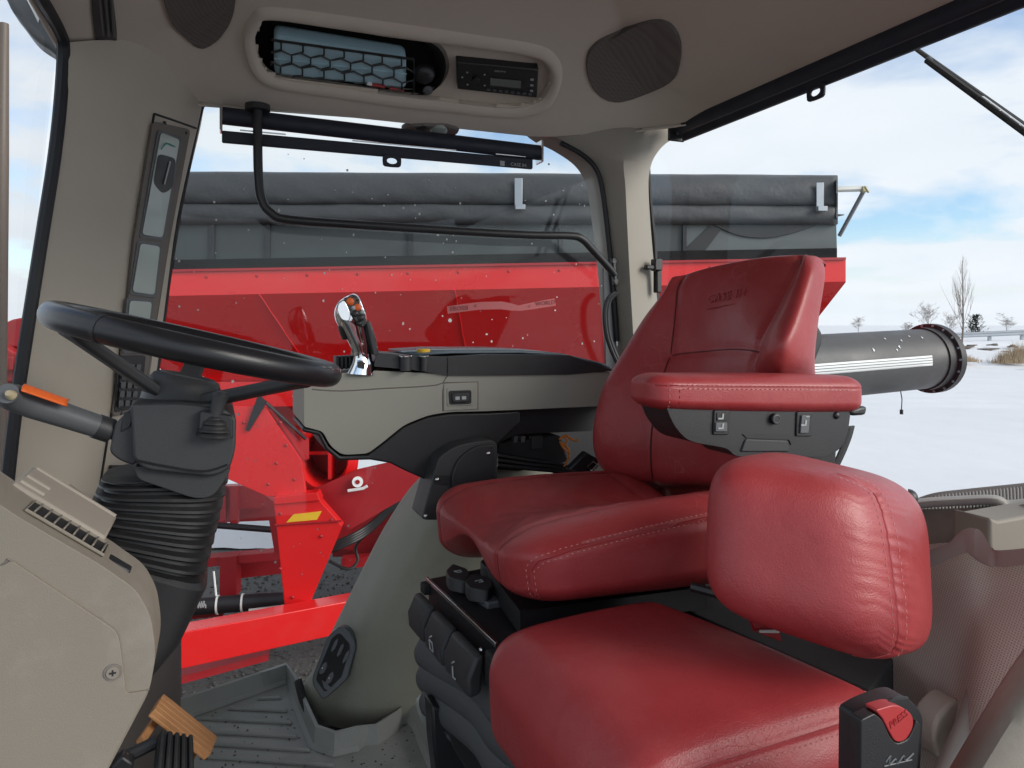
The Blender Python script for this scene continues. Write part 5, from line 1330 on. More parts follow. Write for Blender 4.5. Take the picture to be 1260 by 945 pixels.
# belt buckle standing in front of the side trim
bu = thing('belt_buckle', Q(1088, 945, .40), 'black seat belt buckle with red release button', 'seat belt')
vb = .40
sh = rpoly([(1053, 880, 6), (1070, 870, 8), (1100, 858, 6), (1114, 856, 8), (1131, 872, 8), (1136, 884, 6), (1130, 990, 2), (1052, 990, 2)], 6, 4)
outer = [Q(x, y, vb) for x, y in sh]
shell = MB().prism(outer, AV * .016).build('shell_back', M_black, bu, bevel=.004, seg=3)
frp = rpoly([(1060, 886, 3), (1076, 878, 2), (1086, 886, 5), (1096, 908, 5), (1104, 916, 6), (1118, 910, 6), (1125, 896, 4), (1128, 886, 3), (1133, 892, 3), (1126, 990, 2), (1059, 990, 2)], 4, 4)
MB().prism([Q(x, y, vb - .010) for x, y in frp], AV * .0098).build('shell_front', M_black, bu, bevel=.003, seg=3)
btn = rpoly([(1077, 874, 4), (1104, 866, 10), (1124, 880, 10), (1124, 896, 8), (1114, 912, 8), (1102, 914, 6), (1094, 900, 4), (1086, 884, 4)], 6, 4)
button = MB().prism([Q(x, y, vb - .0105) for x, y in btn], AV * .0104).build('release_button', M_redbtn, bu, bevel=.003, seg=3)
MB().tube([Q(1074, 877, vb - .004), Q(1100, 862, vb - .004), Q(1116, 860, vb - .004)], .0022, n=6).build('slot_lip', M_blk, bu)
mb = MB(); text_mesh(mb, 'PRESS', .0075, Q(1106, 885, vb - .0108), AU * .93 + AZ * .35, AZ - AU * .3, .0002); mb.build('button_print', mat('button_ink', (.30, .012, .016), .5), button, smooth=False)
mb = MB(); pts = cat3([Q(1090, 938, vb - .0104), Q(1096, 930, vb - .0104), Q(1094, 941, vb - .0104), Q(1102, 934, vb - .0104), Q(1104, 940, vb - .0104), Q(1112, 930, vb - .0104), Q(1114, 936, vb - .0104), Q(1124, 927, vb - .0104)], 4); mb.tube(pts, .0007, n=4); mb.tube([Q(1088, 943, vb - .0104), Q(1122, 935, vb - .0104)], .0005, n=4); mb.build('embossed_script', M_grey, bu)
# ------------------------------------------------------------------ steering column
stc = thing('steering_column', K(-.10, .96, FLZ), 'black steering wheel on a tilting column with ribbed rubber boot', 'steering wheel')
wc = Q(247, 425, .985)
eA = (Q(424, 468, .985) - Q(47, 386, .985)).normalized()
eB = (AV + AZ * .012); eB = (eB - eA * eB.dot(eA)).normalized(); eN = eA.cross(eB); eN = eN if eN.z > 0 else -eN
RW = .160
def wpt(a, r=RW, h=0): return wc + eA * (r * math.cos(a)) + eB * (r * math.sin(a)) + eN * h
rimpts = [wpt(2 * math.pi * k / 72) for k in range(72)]
rim = MB().tube(rimpts, .0152, n=18, closed=True).build('wheel_rim', M_rim, stc)
a0 = -math.pi / 2 - .62
MB().tube([wpt(a0 - .018), wpt(a0 + .018)], .0158, n=18).build('rim_joint', M_black, rim)
# spokes down to the hub
hubc = Q(231, 462, .985)
def spoke(a, w=.013):
    p0 = wpt(a, RW - .004, -.010); p3 = hubc + (wpt(a, .030) - wc) - eN * .026
    x = (p3 - p0).normalized(); y = eN.cross(x).normalized(); z = x.cross(y)
    rows = []
    for t, ww in ((0, 1.5), (.12, 1.05), (.5, 1.0), (.85, 1.15), (1, 1.5)):
        c = lerp(p0, p3, t); rows.append([c + y * w * ww - z * .007, c + y * w * ww + z * .007, c - y * w * ww + z * .007, c - y * w * ww - z * .007])
    return MB().grid(rows, closed=True, cap=True).build('spoke', M_col, stc, bevel=.004, seg=3)
for a in (math.radians(-147), math.radians(-40), math.radians(90)): spoke(a)
hrows = []
for r_, h in ((.046, -.050), (.045, -.030), (.043, -.012), (.038, -.003), (.032, .000), (.028, -.003), (.002, -.003)):
    hrows.append([hubc + eA * (r_ * math.cos(t)) + eB * (r_ * math.sin(t)) + eN * h for t in [2 * math.pi * k / 32 for k in range(32)]])
MB().grid(hrows, closed=True, cap=True).build('hub', M_col, stc)
# shroud below the wheel
def shroud(pix, v0, v1, name, mt, bev, seg=4): return prismv(pix, v0, v1).build(name, mt, stc, bevel=bev, seg=seg)
sp_ = rpoly([(160, 497, 6), (220, 496, 10), (275, 502, 8), (291, 514, 6), (290, 552, 8), (283, 578, 10), (262, 587, 10), (180, 579, 12), (164, 568, 12)], 8, 5)
shroud(sp_, .90, 1.075, 'shroud', M_col, .012, 5)
shroud(rpoly([(141, 522, 3), (162, 500, 8), (172, 510, 4), (168, 575, 10), (145, 566, 8), (134, 556, 6)], 6, 4), .915, 1.02, 'shroud_side', M_col, .008)
shroud(rpoly([(164, 574, 4), (284, 578, 4), (276, 592, 8), (262, 612, 12), (240, 614, 10), (170, 590, 6)], 6, 4), .912, 1.06, 'shroud_chin', M_col, .008)
mb = MB(); pts = [Q(x, y, .8985) for x, y in cat([(166, 566), (200, 573), (250, 580), (280, 572)], 4)]; mb.tube(pts, .0012, n=5); mb.build('shroud_seam', M_blk, stc)
# lever slot at left of shroud
shroud([(152, 508), (166, 506), (160, 526), (148, 532)], .9135, .93, 'lever_slot', M_blk, .001, 2)
# gear lever with orange band
def lever(path, rad, v0, v1, name, mt, n=16): 
    m = len(path); return MB().tube([Q(x, y, v0 + (v1 - v0) * k / (m - 1)) for k, (x, y) in enumerate(path)], rad, n=n).build(name, mt, stc)
lp = [(9, 484), (14, 488), (40, 498), (85, 513), (128, 527)]
lv = lever(lp, [.010, .0135, .0140, .0130, .0125], .86, .93, 'lever_grip', M_grey)
lever([(10, 483.5), (12, 485), (15, 487)], [.003, .0045, .005], .852, .858, 'lever_tip', mat('cream', (.42, .35, .22), .5))
lever([(118, 524), (136, 530)], [.0136, .0136], .926, .932, 'lever_collar', M_col)
lever([(134, 529), (150, 536), (165, 542)], [.009, .008, .008], .931, .95, 'lever_stem', M_black)
rows = []
for k in range(12):
    t = k / 11; x, y = 27 + 55 * t, 484.5 + 18.5 * t; c = Q(x + 2, y + 5.5, .868 + .028 * t); r = .0138
    rows.append([c + (-AV * math.sin(a) + AZ * math.cos(a)) * (r * .99) for a in np.linspace(-.35, .95, 8)])
MB().grid(rows).build('orange_band', M_orange, lv, solid=.0012)
# small column lever in a rubber gaiter
for k, (y, r) in enumerate(((533, .020), (527, .019), (523, .0165), (518, .0155), (514, .012))):
    c = Q(264, y, .895); MB().dome(c - AZ * .003, AZ + AU * .1, r, .008, 18, 4).build('gaiter_fold', M_rubber, stc)
shroud(rpoly([(246, 506, 3), (286, 512, 4), (287, 540, 3), (244, 534, 3)], 3), .887, .91, 'gaiter_seat', M_blk, .003, 2)
MB().tube([Q(264, 516, .893), Q(268, 500, .892), Q(272, 486, .890), Q(273, 482, .890)], [.0068, .0075, .0088, .006], n=12).build('column_lever', M_col, stc)
# ribbed boot: rounded-square rings along a bent axis
def sq_ring(c, ax_, sx, sy, n=28, e=.55):
    x = AU - ax_ * AU.dot(ax_); x.normalize(); y = ax_.cross(x); out = []
    for k in range(n):
        a = 2 * math.pi * k / n; ca, sa = math.cos(a), math.sin(a)
        out.append(c + x * (sx * math.copysign(abs(ca) ** e, ca)) + y * (sy * math.copysign(abs(sa) ** e, sa)))
    return out
axp = [Q(208, 578, .985), Q(198, 612, .985), Q(188, 645, .98), Q(178, 680, .975)]
axs = cat3(axp, 8); rows = []; M_ = len(axs); nf = 9
for k in range(nf * 4 + 1):
    t = k / (nf * 4); i = min(M_ - 2, int(t * (M_ - 1))); f = t * (M_ - 1) - i; c = lerp(axs[i], axs[i + 1], f)
    tilt = .75 * t; d = (AZ * math.cos(tilt * .55) + AU * math.sin(tilt * .55) * 1.0).normalized()
    ph = k % 4; w = {0: 1.0, 1: 1.0, 2: .90, 3: .90}[ph] * (1.0 + .05 * t)
    rows.append(sq_ring(c + d * .0, d, .070 * w, .066 * w))
MB().grid(rows, closed=True, cap=True).build('rubber_boot', M_rubber, stc, angle=28)
# lower boot: plain tapering sleeve
top_ = rows[-1]; d_end = (AZ * math.cos(.42) + AU * math.sin(.42)).normalized()
r2 = sq_ring(Q(178, 680, .975), d_end, .072, .067, e=.4); r1 = sq_ring(Q(177, 686, .974), d_end, .077, .071, e=.4)
d2 = (AZ * .75 + AU * .66).normalized(); r3 = sq_ring(Q(168, 742, .965), d2, .064, .062, e=.4); r4 = sq_ring(Q(138, 800, .95), d2, .05, .05, e=.4)
MB().grid([r2, r1, [lerp(a, b, .5) for a, b in zip(r1, r3)], r3, r4], closed=True, cap=True).build('boot_sleeve', M_black, stc, angle=35)
MB().box(Q(186, 786, .95), AU * .012, AV * .02, AZ * .012).build('boot_clip', M_blk, stc, bevel=.003)

# ------------------------------------------------------------------ dash cowl
VC0, VC1 = .72, .795
M_tray0 = mat('deck_brown', (.31, .27, .225), .6, grain=900, bumpd=.0004, var=.05)
co = rpoly([(-90, 560, 4), (0, 621, 6), (24, 637, 8), (122, 694, 8), (168, 726, 14), (185, 757, 14), (192, 805, 20), (184, 850, 14), (134, 945, 4), (110, 1000, 2), (-90, 1000, 2)], 8, 5)
cowl = prismv(co, VC0, VC1).build('dash_cowl', M_cowl, cab, bevel=.010, seg=4)
# raised service panel on the near side
pn = rpoly([(-90, 650, 2), (0, 698, 6), (14, 690, 4), (142, 776, 8), (147, 790, 6), (155, 854, 5), (182, 850, 4), (134, 940, 4), (110, 998, 2), (-90, 998, 2)], 5, 4)
pnl = prismv(pn, VC0 - .003, VC0 + .004).build('service_panel', M_cowl, cab, bevel=.002)
mb = MB(); mb.tube([Q(x, y, VC0 - .0006) for x, y in cat([(0, 698), (8, 691), (14, 690), (60, 721), (110, 754), (139, 773), (146, 785), (150, 815), (155, 854), (184, 848)], 3)], .0008, n=5); mb.build('panel_gap', M_linerd, cowl)
c = Q(139, 827, VC0 - .003); MB().tube([c, c - AV * .001], .0072, n=20).build('screw_cup', M_linerd, pnl); 
mb = MB(); mb.tube([c - AV * .0008, c - AV * .002], .0052, n=14); mb.build('screw', M_cowl, pnl)
mb = MB(); mb.box(c - AV * .0021, AU * .0026, AV * .0004, AZ * .0007); mb.box(c - AV * .0021, AU * .0006, AV * .0003, AZ * .0026); mb.build('screw_cross', M_blk, pnl, smooth=False)
# upper deck: slotted defroster along the sloping top
nd0, nd1 = Q(24, 637, VC0), Q(122, 694, VC0); ndx = (nd1 - nd0).normalized(); ndn = ndx.cross(AV).normalized(); ndn = ndn if ndn.z > 0 else -ndn
def DK(t, w, l=0): return lerp(nd0, nd1, t) + AV * w + ndn * l
MB().prism([DK(.0, .020, .0008), DK(.98, .020, .0008), DK(.98, .052, .0008), DK(.0, .052, .0008)], ndn * .0006).build('defroster_slot', M_blk, cab, smooth=False)
mb = MB(); mb.tube([DK(-.01, .019, .002), DK(.99, .019, .002), DK(.99, .053, .002), DK(-.01, .053, .002)], .0016, n=8, closed=True); mb.build('slot_frame', M_cowl, cab)
for k in range(8):
    t = (k + .6) / 8; MB().prism([DK(t - .012, .022, .001), DK(t + .012, .022, .001), DK(t + .022, .050, .001), DK(t - .002, .050, .001)], ndn * .004).build('defroster_fin', M_cowl, cab, bevel=.001)
MB().prism([DK(-.35, .062, .0038), DK(.93, .062, .0038), DK(.93, .145, .0038), DK(-.35, .145, .0038)], ndn * -.10).build('dash_deck', M_tray0, cab, bevel=.003)
for k, (t0, t1, w) in enumerate(((-.3, .02, .075), (-.3, .02, .100), (-.3, .90, .140))):
    MB().tube([DK(t0, w, .0038), DK(t1, w, .0038)], .0022, n=8).build('deck_ridge', M_tray0, cab)
mb = MB(); mb.box(DK(1.22, .034, -.006), ndx * .012, AV * .008, ndn * .006); mb.box(DK(1.32, .034, -.012), ndx * .006, AV * .005, ndn * .007); mb.build('cowl_clip', M_blk, cab, bevel=.002)
# front trim below the pillar, closing the gap to the windscreen
MB().prism([K(-.42, .8, -.32), K(-.16, 1.30, -.34), K(-.07, 1.66, -.36), K(-.07, 1.74, -.36), K(-.5, 1.74, -.34), K(-.6, .8, -.32)], (0, 0, -.5)).build('kick_panel', M_linerd, cab, bevel=.01)
MB().grid(surf([[Q(78, 600, 1.30), Q(112, 618, 1.40), Q(140, 606, 1.55)], [Q(92, 640, 1.25), Q(118, 650, 1.35), Q(145, 640, 1.5)], [Q(100, 680, 1.2), Q(124, 690, 1.3), Q(150, 680, 1.45)]], 5, 5)).build('column_base', M_trim, cab, solid=.01)

# ------------------------------------------------------------------ right-hand console
con = thing('side_console', K(.3, 1.35, -.25), 'grey-green armrest console with chrome lever on the far side of the driver seat', 'console')
V0c, V1c = 1.30, 1.50
body_px = rpoly([(374, 472, 3), (382, 463, 4), (458, 456, 3), (552, 460, 2), (756, 458, 1), (770, 500, 1), (734, 500, 3), (600, 506, 10), (553, 507, 10), (527, 511, 10), (497, 523, 10), (474, 542, 8), (453, 558, 6), (421, 560, 8), (407, 549, 6), (397, 531, 5), (374, 525, 3)], 3, 4)
body = prismv(body_px, V0c, V1c).build('console_body', M_cons, con, bevel=.004, seg=3)
# black edging under the body
edge_px = [(372, 526), (395, 530), (405, 549), (419, 561), (453, 560), (474, 544), (497, 525), (527, 513), (553, 509), (600, 508), (640, 506)]
low_px = [(372, 531), (392, 536), (401, 554), (417, 567), (456, 566), (480, 570), (500, 580), (525, 591), (560, 590), (600, 560), (640, 520)]
mb = MB(); mb.prism([Q(x, y, V0c + .004) for x, y in edge_px + low_px[::-1]], AV * .17); mb.build('lower_shroud', M_black, con, bevel=.004, seg=3)
# panel split line and sub-panels
for pth in ([(384, 479), (420, 481), (470, 478), (536, 474), (548, 466), (551, 461)], [(545, 506), (545, 480), (551, 470)], [(588, 504), (588, 470)], [(545, 471), (588, 470)]):
    MB().tube([Q(x, y, V0c - .0002) for x, y in cat(pth, 3)], .0011, n=4).build('panel_line', M_linerd, con)
prismv(rpoly([(546, 472), (588, 470), (588, 504), (546, 506)], 2), V0c - .002, V0c + .01).build('switch_plate', M_cons, con, bevel=.0015)
prismv(rpoly([(550, 477), (582, 476), (582, 499), (550, 500)], 3), V0c - .0035, V0c).build('switch_bezel', M_cons, con, bevel=.0012)
prismv(rpoly([(552, 481), (580, 480), (580, 497), (553, 498)], 3), V0c - .0045, V0c).build('switch_well', M_blk, con, smooth=False)
sw = prismv(rpoly([(556, 484), (578, 483), (577, 495), (557, 496)], 4), V0c - .008, V0c - .004).build('console_switch', M_col, con, bevel=.002)
mb = MB(); mb.box(Q(563, 490, V0c - .0083), AU * .004, AV * .0003, AZ * .003); mb.box(Q(571, 489.5, V0c - .0083), AU * .004, AV * .0003, AZ * .003); mb.build('switch_print', M_icon, sw, smooth=False)
# black top pad with the pale work surface
pad_px = rpoly([(463, 434, 2), (500, 437, 2), (506, 438, 1), (550, 439, 1), (600, 436, 2), (700, 437, 3), (757, 456, 2), (700, 461, 2), (551, 462, 2), (506, 455, 2), (460, 451, 2)], 3, 3)
pd = prismv(pad_px, V0c - .006, V1c + .05).build('top_pad', M_black, con, bevel=.004, seg=3)
tray = [(510, 437), (556, 434), (640, 433.5), (690, 436), (738, 447), (752, 453)]
mb = MB(); rows = [[Q(x, y + 3.5, V0c + .02) + AZ * .004 for x, y in tray], [Q(x, y + 3.5, V0c + .02) + AV * .22 + AZ * .007 for x, y in tray]]; mb.grid(rows); mb.build('work_surface', mat('blue_grey_surface', (.16, .20, .23), .3), con, solid=.004)
MB().tube([Q(551, 440, V0c - .0065), Q(551, 461, V0c - .0065)], .0012, n=4).build('pad_joint', M_blk, con)
for px, r in ((499, .0125), (522, .0085)):
    c = Q(px, 456, V0c - .012); kn = MB().tube([c, c + AZ * .024], [r * .82, r * .86], n=18).build('hand_knob', M_col, con)
    MB().tube([c + AZ * .024, c + AZ * .027], r, n=18).build('knob_cap', M_steel, kn, bevel=.001)
c = Q(521, 437, V0c + .05); MB().tube([c, c + AZ * .012], .013, n=16).build('yellow_knob', M_yellow, con, bevel=.003)
for k in range(5): MB().box(Q(414 + k * 5, 446 - k * .3, V0c + .06), AU * .003, AV * .02, AZ * .012).build('ribbed_grip', M_rubber, con, bevel=.002)
# chrome multifunction lever
ch = thing('multifunction_lever', Q(440, 460, 1.30), 'chrome multifunction lever with orange buttons at the front of the console', 'lever')
def loft_px(sec, name, mt, par, nu=3, nv=4, bev=0):
    rows = [[Q(x, y, v) for x, y, v in s] for s in sec]
    return MB().grid(surf(rows, nu, nv, closed=True), closed=True, cap=True).build(name, mt, par, angle=60)
def section(cx, cy, w, v0, v1, sl=0.0):      # ellipse-like loop: near bulge at v0, far at v1
    return [(cx - w, cy + sl, (v0 + v1) / 2), (cx - w * .7, cy + sl * .7, v0 + .004), (cx, cy, v0), (cx + w * .75, cy - sl * .7, v0 + .006), (cx + w, cy - sl, (v0 + v1) / 2), (cx, cy, v1)]
shaft = [section(444, 461, 17, 1.285, 1.33, -1), section(446, 450, 14, 1.287, 1.328), section(446, 438, 11, 1.29, 1.325), section(443, 424, 13, 1.285, 1.328), section(437, 408, 16, 1.28, 1.33), section(432, 392, 19, 1.275, 1.332, 2), section(429, 378, 17, 1.275, 1.33, 3), section(429, 368, 12, 1.282, 1.325, 3), section(430, 363, 5, 1.295, 1.315, 2)]
loft_px(shaft, 'chrome_handle', M_chrome, ch)
loft_px([section(430, 418, 9, 1.292, 1.325, 0), section(425, 404, 9, 1.285, 1.325, 0), section(423, 392, 6, 1.285, 1.325, 0)], 'finger_rest', M_black, ch)
loft_px([section(461, 436, 5, 1.288, 1.325), section(456, 415, 6, 1.285, 1.325), section(451, 395, 4, 1.28, 1.32)], 'rear_grip', M_black, ch)
fp = rpoly([(424, 366), (432, 365), (448, 384), (452, 398), (446, 404), (436, 394), (426, 378)], 3, 3)
fpl = prismv(fp, 1.2715, 1.29).build('button_plate', M_col, ch, bevel=.002)
for x, y, r, m_ in ((431, 371, .007, M_orange), (440, 378, .0065, M_orange), (437, 386, .006, M_blk), (444, 391, .006, M_blk), (442, 398, .005, M_blk), (435, 379, .004, M_icon), (446, 384, .004, M_icon)):
    MB().dome(Q(x, y, 1.2715), -AV, r, .003, 12, 3).build('thumb_button', m_, fpl)
prismv(rpoly([(417, 372), (424, 368), (432, 386), (430, 396), (420, 394), (415, 384)], 4, 3), 1.2705, 1.285).build('palm_mirror', M_chrome, ch, bevel=.003)
prismv(rpoly([(440, 445), (450, 446), (448, 454), (440, 452)], 1), 1.284, 1.29).build('slot', M_blk, ch, smooth=False)
# bracket below the console
brk = rpoly([(519, 638, 3), (540, 563, 6), (560, 549, 10), (585, 543, 12), (605, 541, 4), (612, 546, 3), (612, 590, 2), (580, 612, 2), (552, 640, 2), (524, 640, 3)], 5, 5)
bk_ = prismv(brk, 1.255, 1.33).build('support_bracket', M_col, con, bevel=.006, seg=3)
prismv(rpoly([(556, 586, 3), (564, 564, 10), (585, 549, 8), (606, 547, 3), (609, 552), (608, 590, 2), (580, 606, 2), (556, 600, 2)], 4, 4), 1.248, 1.26).build('bracket_cover', M_black, con, bevel=.006, seg=3)
prismv(rpoly([(534, 585), (553, 585), (552, 597), (536, 596)], 3), 1.2535, 1.26).build('bolt_pocket', M_blk, con, smooth=False)
for px, py in ((538, 590), (601, 558), (524, 635)): MB().dome(Q(px, py, 1.2475 if px > 560 else 1.2525), -AV, .0042, .003, 10, 3).build('bolt', M_steel, con)
# mechanism under the console, in the dark
prismv([(560, 508), (735, 500), (735, 530), (640, 534), (610, 545), (570, 530)], 1.36, 1.46).build('slide_rail', M_blk, con, smooth=False)
prismv([(600, 512), (628, 512), (632, 532), (612, 538), (590, 524)], 1.33, 1.37).build('rail_block', M_blackm, con, bevel=.004)
prismv([(612, 545), (690, 536), (700, 568), (640, 580), (612, 578)], 1.35, 1.45).build('valve_block', M_blackm, con, bevel=.004)
prismv(rpoly([(655, 537), (668, 536), (667, 552), (654, 553)], 1), 1.345, 1.36).build('connector', M_col, con, bevel=.002)
for px in (633, 642): prismv([(px, 537), (px + 5, 536.5), (px + 4, 544), (px - 1, 545)], 1.345, 1.36).build('solenoid', M_grey, con, bevel=.001)
prismv([(660, 530), (735, 530), (755, 600), (660, 600)], 1.50, 1.52).build('rear_plate', M_blk, con, smooth=False)
for k in range(3): MB().tube(cat3([Q(x, y, 1.34) for x, y in ((612, 560 + 6 * k), (650, 566 + 5 * k), (690, 572 + 4 * k), (735, 588))], 5), .005, n=7).build('harness', M_blk, con)
M_wire = mat('orange_wire', (.70, .22, .03), .5)
for pth in ([(688, 541), (696, 536), (704, 541), (711, 542)], [(690, 545), (699, 552), (700, 562), (694, 574)], [(694, 537), (698, 543), (692, 548)], [(689, 543), (693, 551), (701, 558)]):
    MB().tube(cat3([Q(x, y, 1.335) for x, y in pth], 5), .0022, n=6).build('wire', M_wire, con)
# belt tongue tucked between console and seat
bt = thing('belt_tongue', Q(722, 572, 1.22), 'black seat belt buckle tucked between console and driver seat', 'seat belt')
prismv([(700, 578), (722, 556), (740, 566), (724, 584)], 1.24, 1.26).build('body', M_black, bt, bevel=.003)
mb = MB(); q = [Q(x, y, 1.236) for x, y in ((722, 574), (730, 568), (736, 573), (728, 580))]; mb.tube(q, .0018, n=5, closed=True); mb.build('tongue', M_steel, bt)
prismv([(726, 530), (748, 530), (750, 548), (728, 544)], 1.52, 1.53).build('label_plate', mat('blue_label', (.25, .38, .45), .5), con, smooth=False)

# ------------------------------------------------------------------ wheel arch trim
rows = [
    [Q(560, 560, 1.68), Q(575, 560, 1.52), Q(600, 560, 1.45), Q(680, 560, 1.45)],
    [Q(514, 590, 1.68), Q(545, 592, 1.52), Q(585, 594, 1.43), Q(680, 594, 1.43)],
    [Q(478, 640, 1.68), Q(510, 642, 1.52), Q(560, 646, 1.42), Q(680, 650, 1.42)],
    [Q(446, 700, 1.68), Q(482, 703, 1.52), Q(540, 708, 1.43), Q(680, 715, 1.43)],
    [Q(414, 765, 1.675), Q(452, 768, 1.52), Q(515, 774, 1.445), Q(680, 782, 1.445)],
    [Q(386, 822, 1.67), Q(430, 828, 1.54), Q(500, 836, 1.47), Q(680, 846, 1.47)],
    [Q(370, 850, 1.66), Q(408, 870, 1.57), Q(478, 880, 1.50), Q(680, 886, 1.50)],
    [Q(374, 885, 1.65), Q(410, 896, 1.58), Q(478, 900, 1.52), Q(680, 905, 1.52)]]
fen = MB().grid(surf(rows, 7, 6)).build('wheel_arch', M_fend, cab, solid=-.01)
# rear part of arch up to the window sill, behind the seat
MB().prism([Q(560, 575, 1.60), Q(780, 560, 1.60), Q(800, 760, 1.60), Q(500, 800, 1.60)], AV * .1).build('side_lining', M_fend, cab, bevel=.01)
# outlet panel in the arch
def FQ(px, py, lift=.0):
    t = interp(px - 400 + (py - 815) * .38, [-40, 0, 60], [1.64, 1.57, 1.48]); return Q(px, py, t - lift)
op = rpoly([(418, 770, 5), (427, 771, 5), (437, 785, 5), (439, 796, 5), (428, 835, 5), (403, 858, 4), (397, 860, 4), (385, 842, 5), (385, 832, 4), (404, 782, 5)], 5, 5)
nrm_f = (-AV * .9 - AU * .35 + AZ * .25).normalized()
cF = FQ(411, 815); 
def plane_pt(px, py, c, n): d = ray(px, py); return E + d * ((c - E).dot(n) / d.dot(n))
def FP(px, py, l=.0): return plane_pt(px, py, cF + nrm_f * .012, nrm_f) + nrm_f * l
pan_ = MB().prism([FP(x, y, .006) for x, y in op], -nrm_f * .03).build('outlet_panel', M_grey, cab, bevel=.004, seg=3)
ip = rpoly([(416, 779), (420, 779), (431, 792), (431, 799), (421, 832), (404, 849), (400, 850), (390, 836), (391, 829), (409, 785)], 2, 3)
MB().prism([FP(x, y, .0068) for x, y in ip], -nrm_f * .004).build('outlet_recess', M_blackm, pan_, smooth=False)
for x, y in ((412, 793), (419, 799), (426, 807)):
    MB().prism([FP(x + a, y + b, .0095) for a, b in rpoly([(5, -9), (5, -4), (1, 5), (-3.5, 9), (-3, 4), (1, -5)], 2, 3)], -nrm_f * .004).build('rocker', M_grey, pan_, bevel=.001)
for x, y in ((399, 821), (407, 833)):
    MB().prism([FP(x + a, y + b, .0095) for a, b in rpoly([(4, -8), (5, -2), (0, 7), (-5, 8), (-5, 2), (0, -6)], 3, 4)], -nrm_f * .004).build('socket', M_grey, pan_, bevel=.001); MB().dome(FP(x - 1, y, .0095), nrm_f, .0022, .002, 10, 3).build('socket_pin', M_steel, pan_)
MB().prism([FP(x, y, .0075) for x, y in ((397, 836), (401, 838), (409, 846), (405, 849), (400, 846))], -nrm_f * .002).build('blank_plate', M_grey, pan_, smooth=False)
# black base seal of the arch
MB().tube(cat3([Q(367, 838, 1.64), Q(374, 864, 1.60), Q(386, 886, 1.55), Q(398, 896, 1.53), Q(410, 900, 1.52)], 5), [.009] * 14 + [.008] * 4 + [.005] * 3, n=8).build('arch_seal', M_blk, cab)

# ------------------------------------------------------------------ floor, mat, pedals
MB().prism([K(-.55, .1, FLZ - .02), K(1.2, .1, FLZ - .02), K(1.2, 1.72, FLZ - .02), K(-.55, 1.72, FLZ - .02)], (0, 0, -.06)).build('cab_floor', M_blackm, cab, smooth=False)
MB().prism([K(1.19, .1, -.37), K(1.19, 1.80, -.37), K(1.19, 1.80, FLZ), K(1.19, .1, FLZ)], AU * .05).build('rear_wall', M_linerd, cab, smooth=False)
fm = thing('floor_mat', ZZ(400, 900, FLZ), 'grey ribbed rubber floor mat with raised rim', 'floor mat')
mo = [(60, 932), (150, 903), (250, 868), (352, 832), (362, 848), (374, 880), (388, 912), (412, 921), (440, 914), (462, 908), (486, 892), (500, 880), (514, 888), (524, 915), (540, 950)]
def FZ(px, py, l=0): return ZZ(px, py, FLZ + l)
out_ = [FZ(x, y) for x, y in mo] + [FZ(560, 1010), FZ(60, 1010)]
MB().prism(out_, (0, 0, -.012)).build('sheet', M_mat, fm, smooth=False)
rimp = [FZ(x, y + 7) for x, y in mo]; rows = []
n3 = len(rimp); cen = FZ(300, 960)
for k, p in enumerate(rimp):
    t = (rimp[min(k + 1, n3 - 1)] - rimp[max(k - 1, 0)]).normalized(); nn = Vector((t.y, -t.x, 0)); nn = nn if nn.dot(cen - p) > 0 else -nn
    rows.append([p + nn * .012 + AZ * .001, p + nn * .004 + AZ * .008, p + AZ * .040, p - nn * .006 + AZ * .042, p - nn * .008 + AZ * .0])
MB().grid([r for r in rows]).build('rim', M_mat, fm, bevel=.0, angle=30)
ribs = [((318, 861), (345, 860)), ((281, 873), (352, 876)), ((243, 885), (358, 891)), ((250, 902), (364, 908)), ((260, 917), (380, 925)), ((250, 932), (410, 944)), ((150, 905), (190, 908)), ((150, 925), (185, 930)), ((300, 950), (420, 962))]
for a, b in ribs:
    p, q = FZ(*a), FZ(*b); MB().tube([p + AZ * .0015, lerp(p, q, .06) + AZ * .003, q + AZ * .003, q + AZ * .0015], .0042, n=6).build('rib', M_mat, fm)
mb = MB()
for k in range(150):
    px, py = RNG.uniform(190, 520), RNG.uniform(866, 945); s_ = RNG.uniform(.0008, .0028)
    c = FZ(px, py, .001); a = RNG.uniform(0, 6.28); X = Vector((math.cos(a), math.sin(a), 0)) * s_ * RNG.uniform(.6, 1.8); Y = Vector((-math.sin(a), math.cos(a), 0)) * s_
    mb.add([c + X, c + Y, c - X, c - Y, c + AZ * s_ * .8], [(0, 1, 4), (1, 2, 4), (2, 3, 4), (3, 0, 4)])
grit = mb.build('grit', mat('grit', (.10, .085, .07), .9, var=.4, vscale=60), fm, smooth=False); grit['kind'] = 'stuff'
# tan pedal, tilted, with slats
pd_ = thing('tan_pedal', Q(232, 930, 1.20), 'tan ribbed pedal tilted above the floor mat', 'pedal')
p0, p1, p2 = Q(202, 853, 1.12), Q(268, 906, 1.12), Q(190, 873, 1.07)
ux, uy = (p1 - p0), (p2 - p0); un = ux.cross(uy).normalized(); un = un if un.dot(E - p0) > 0 else -un
for k in range(4):
    a = p0 + uy * (k / 4 + .015); b = a + ux; w = uy * .225
    MB().prism([a, b, b + w, a + w], -un * .008).build('slat', M_pedal, pd_, bevel=.001)
MB().prism([p0 - un * .006, p1 - un * .006, p1 + uy - un * .006, p0 + uy - un * .006], -un * .006).build('backing', M_pedal, pd_, bevel=.002)
for t in (.12, .82): MB().prism([p0 + ux * t + uy * .2 - un * .02, p0 + ux * (t + .1) + uy * .2 - un * .02, p0 + ux * (t + .1) + uy * 1.25 - un * .03, p0 + ux * t + uy * 1.1 - un * .03], -un * .012).build('lug', M_pedal, pd_, bevel=.002)
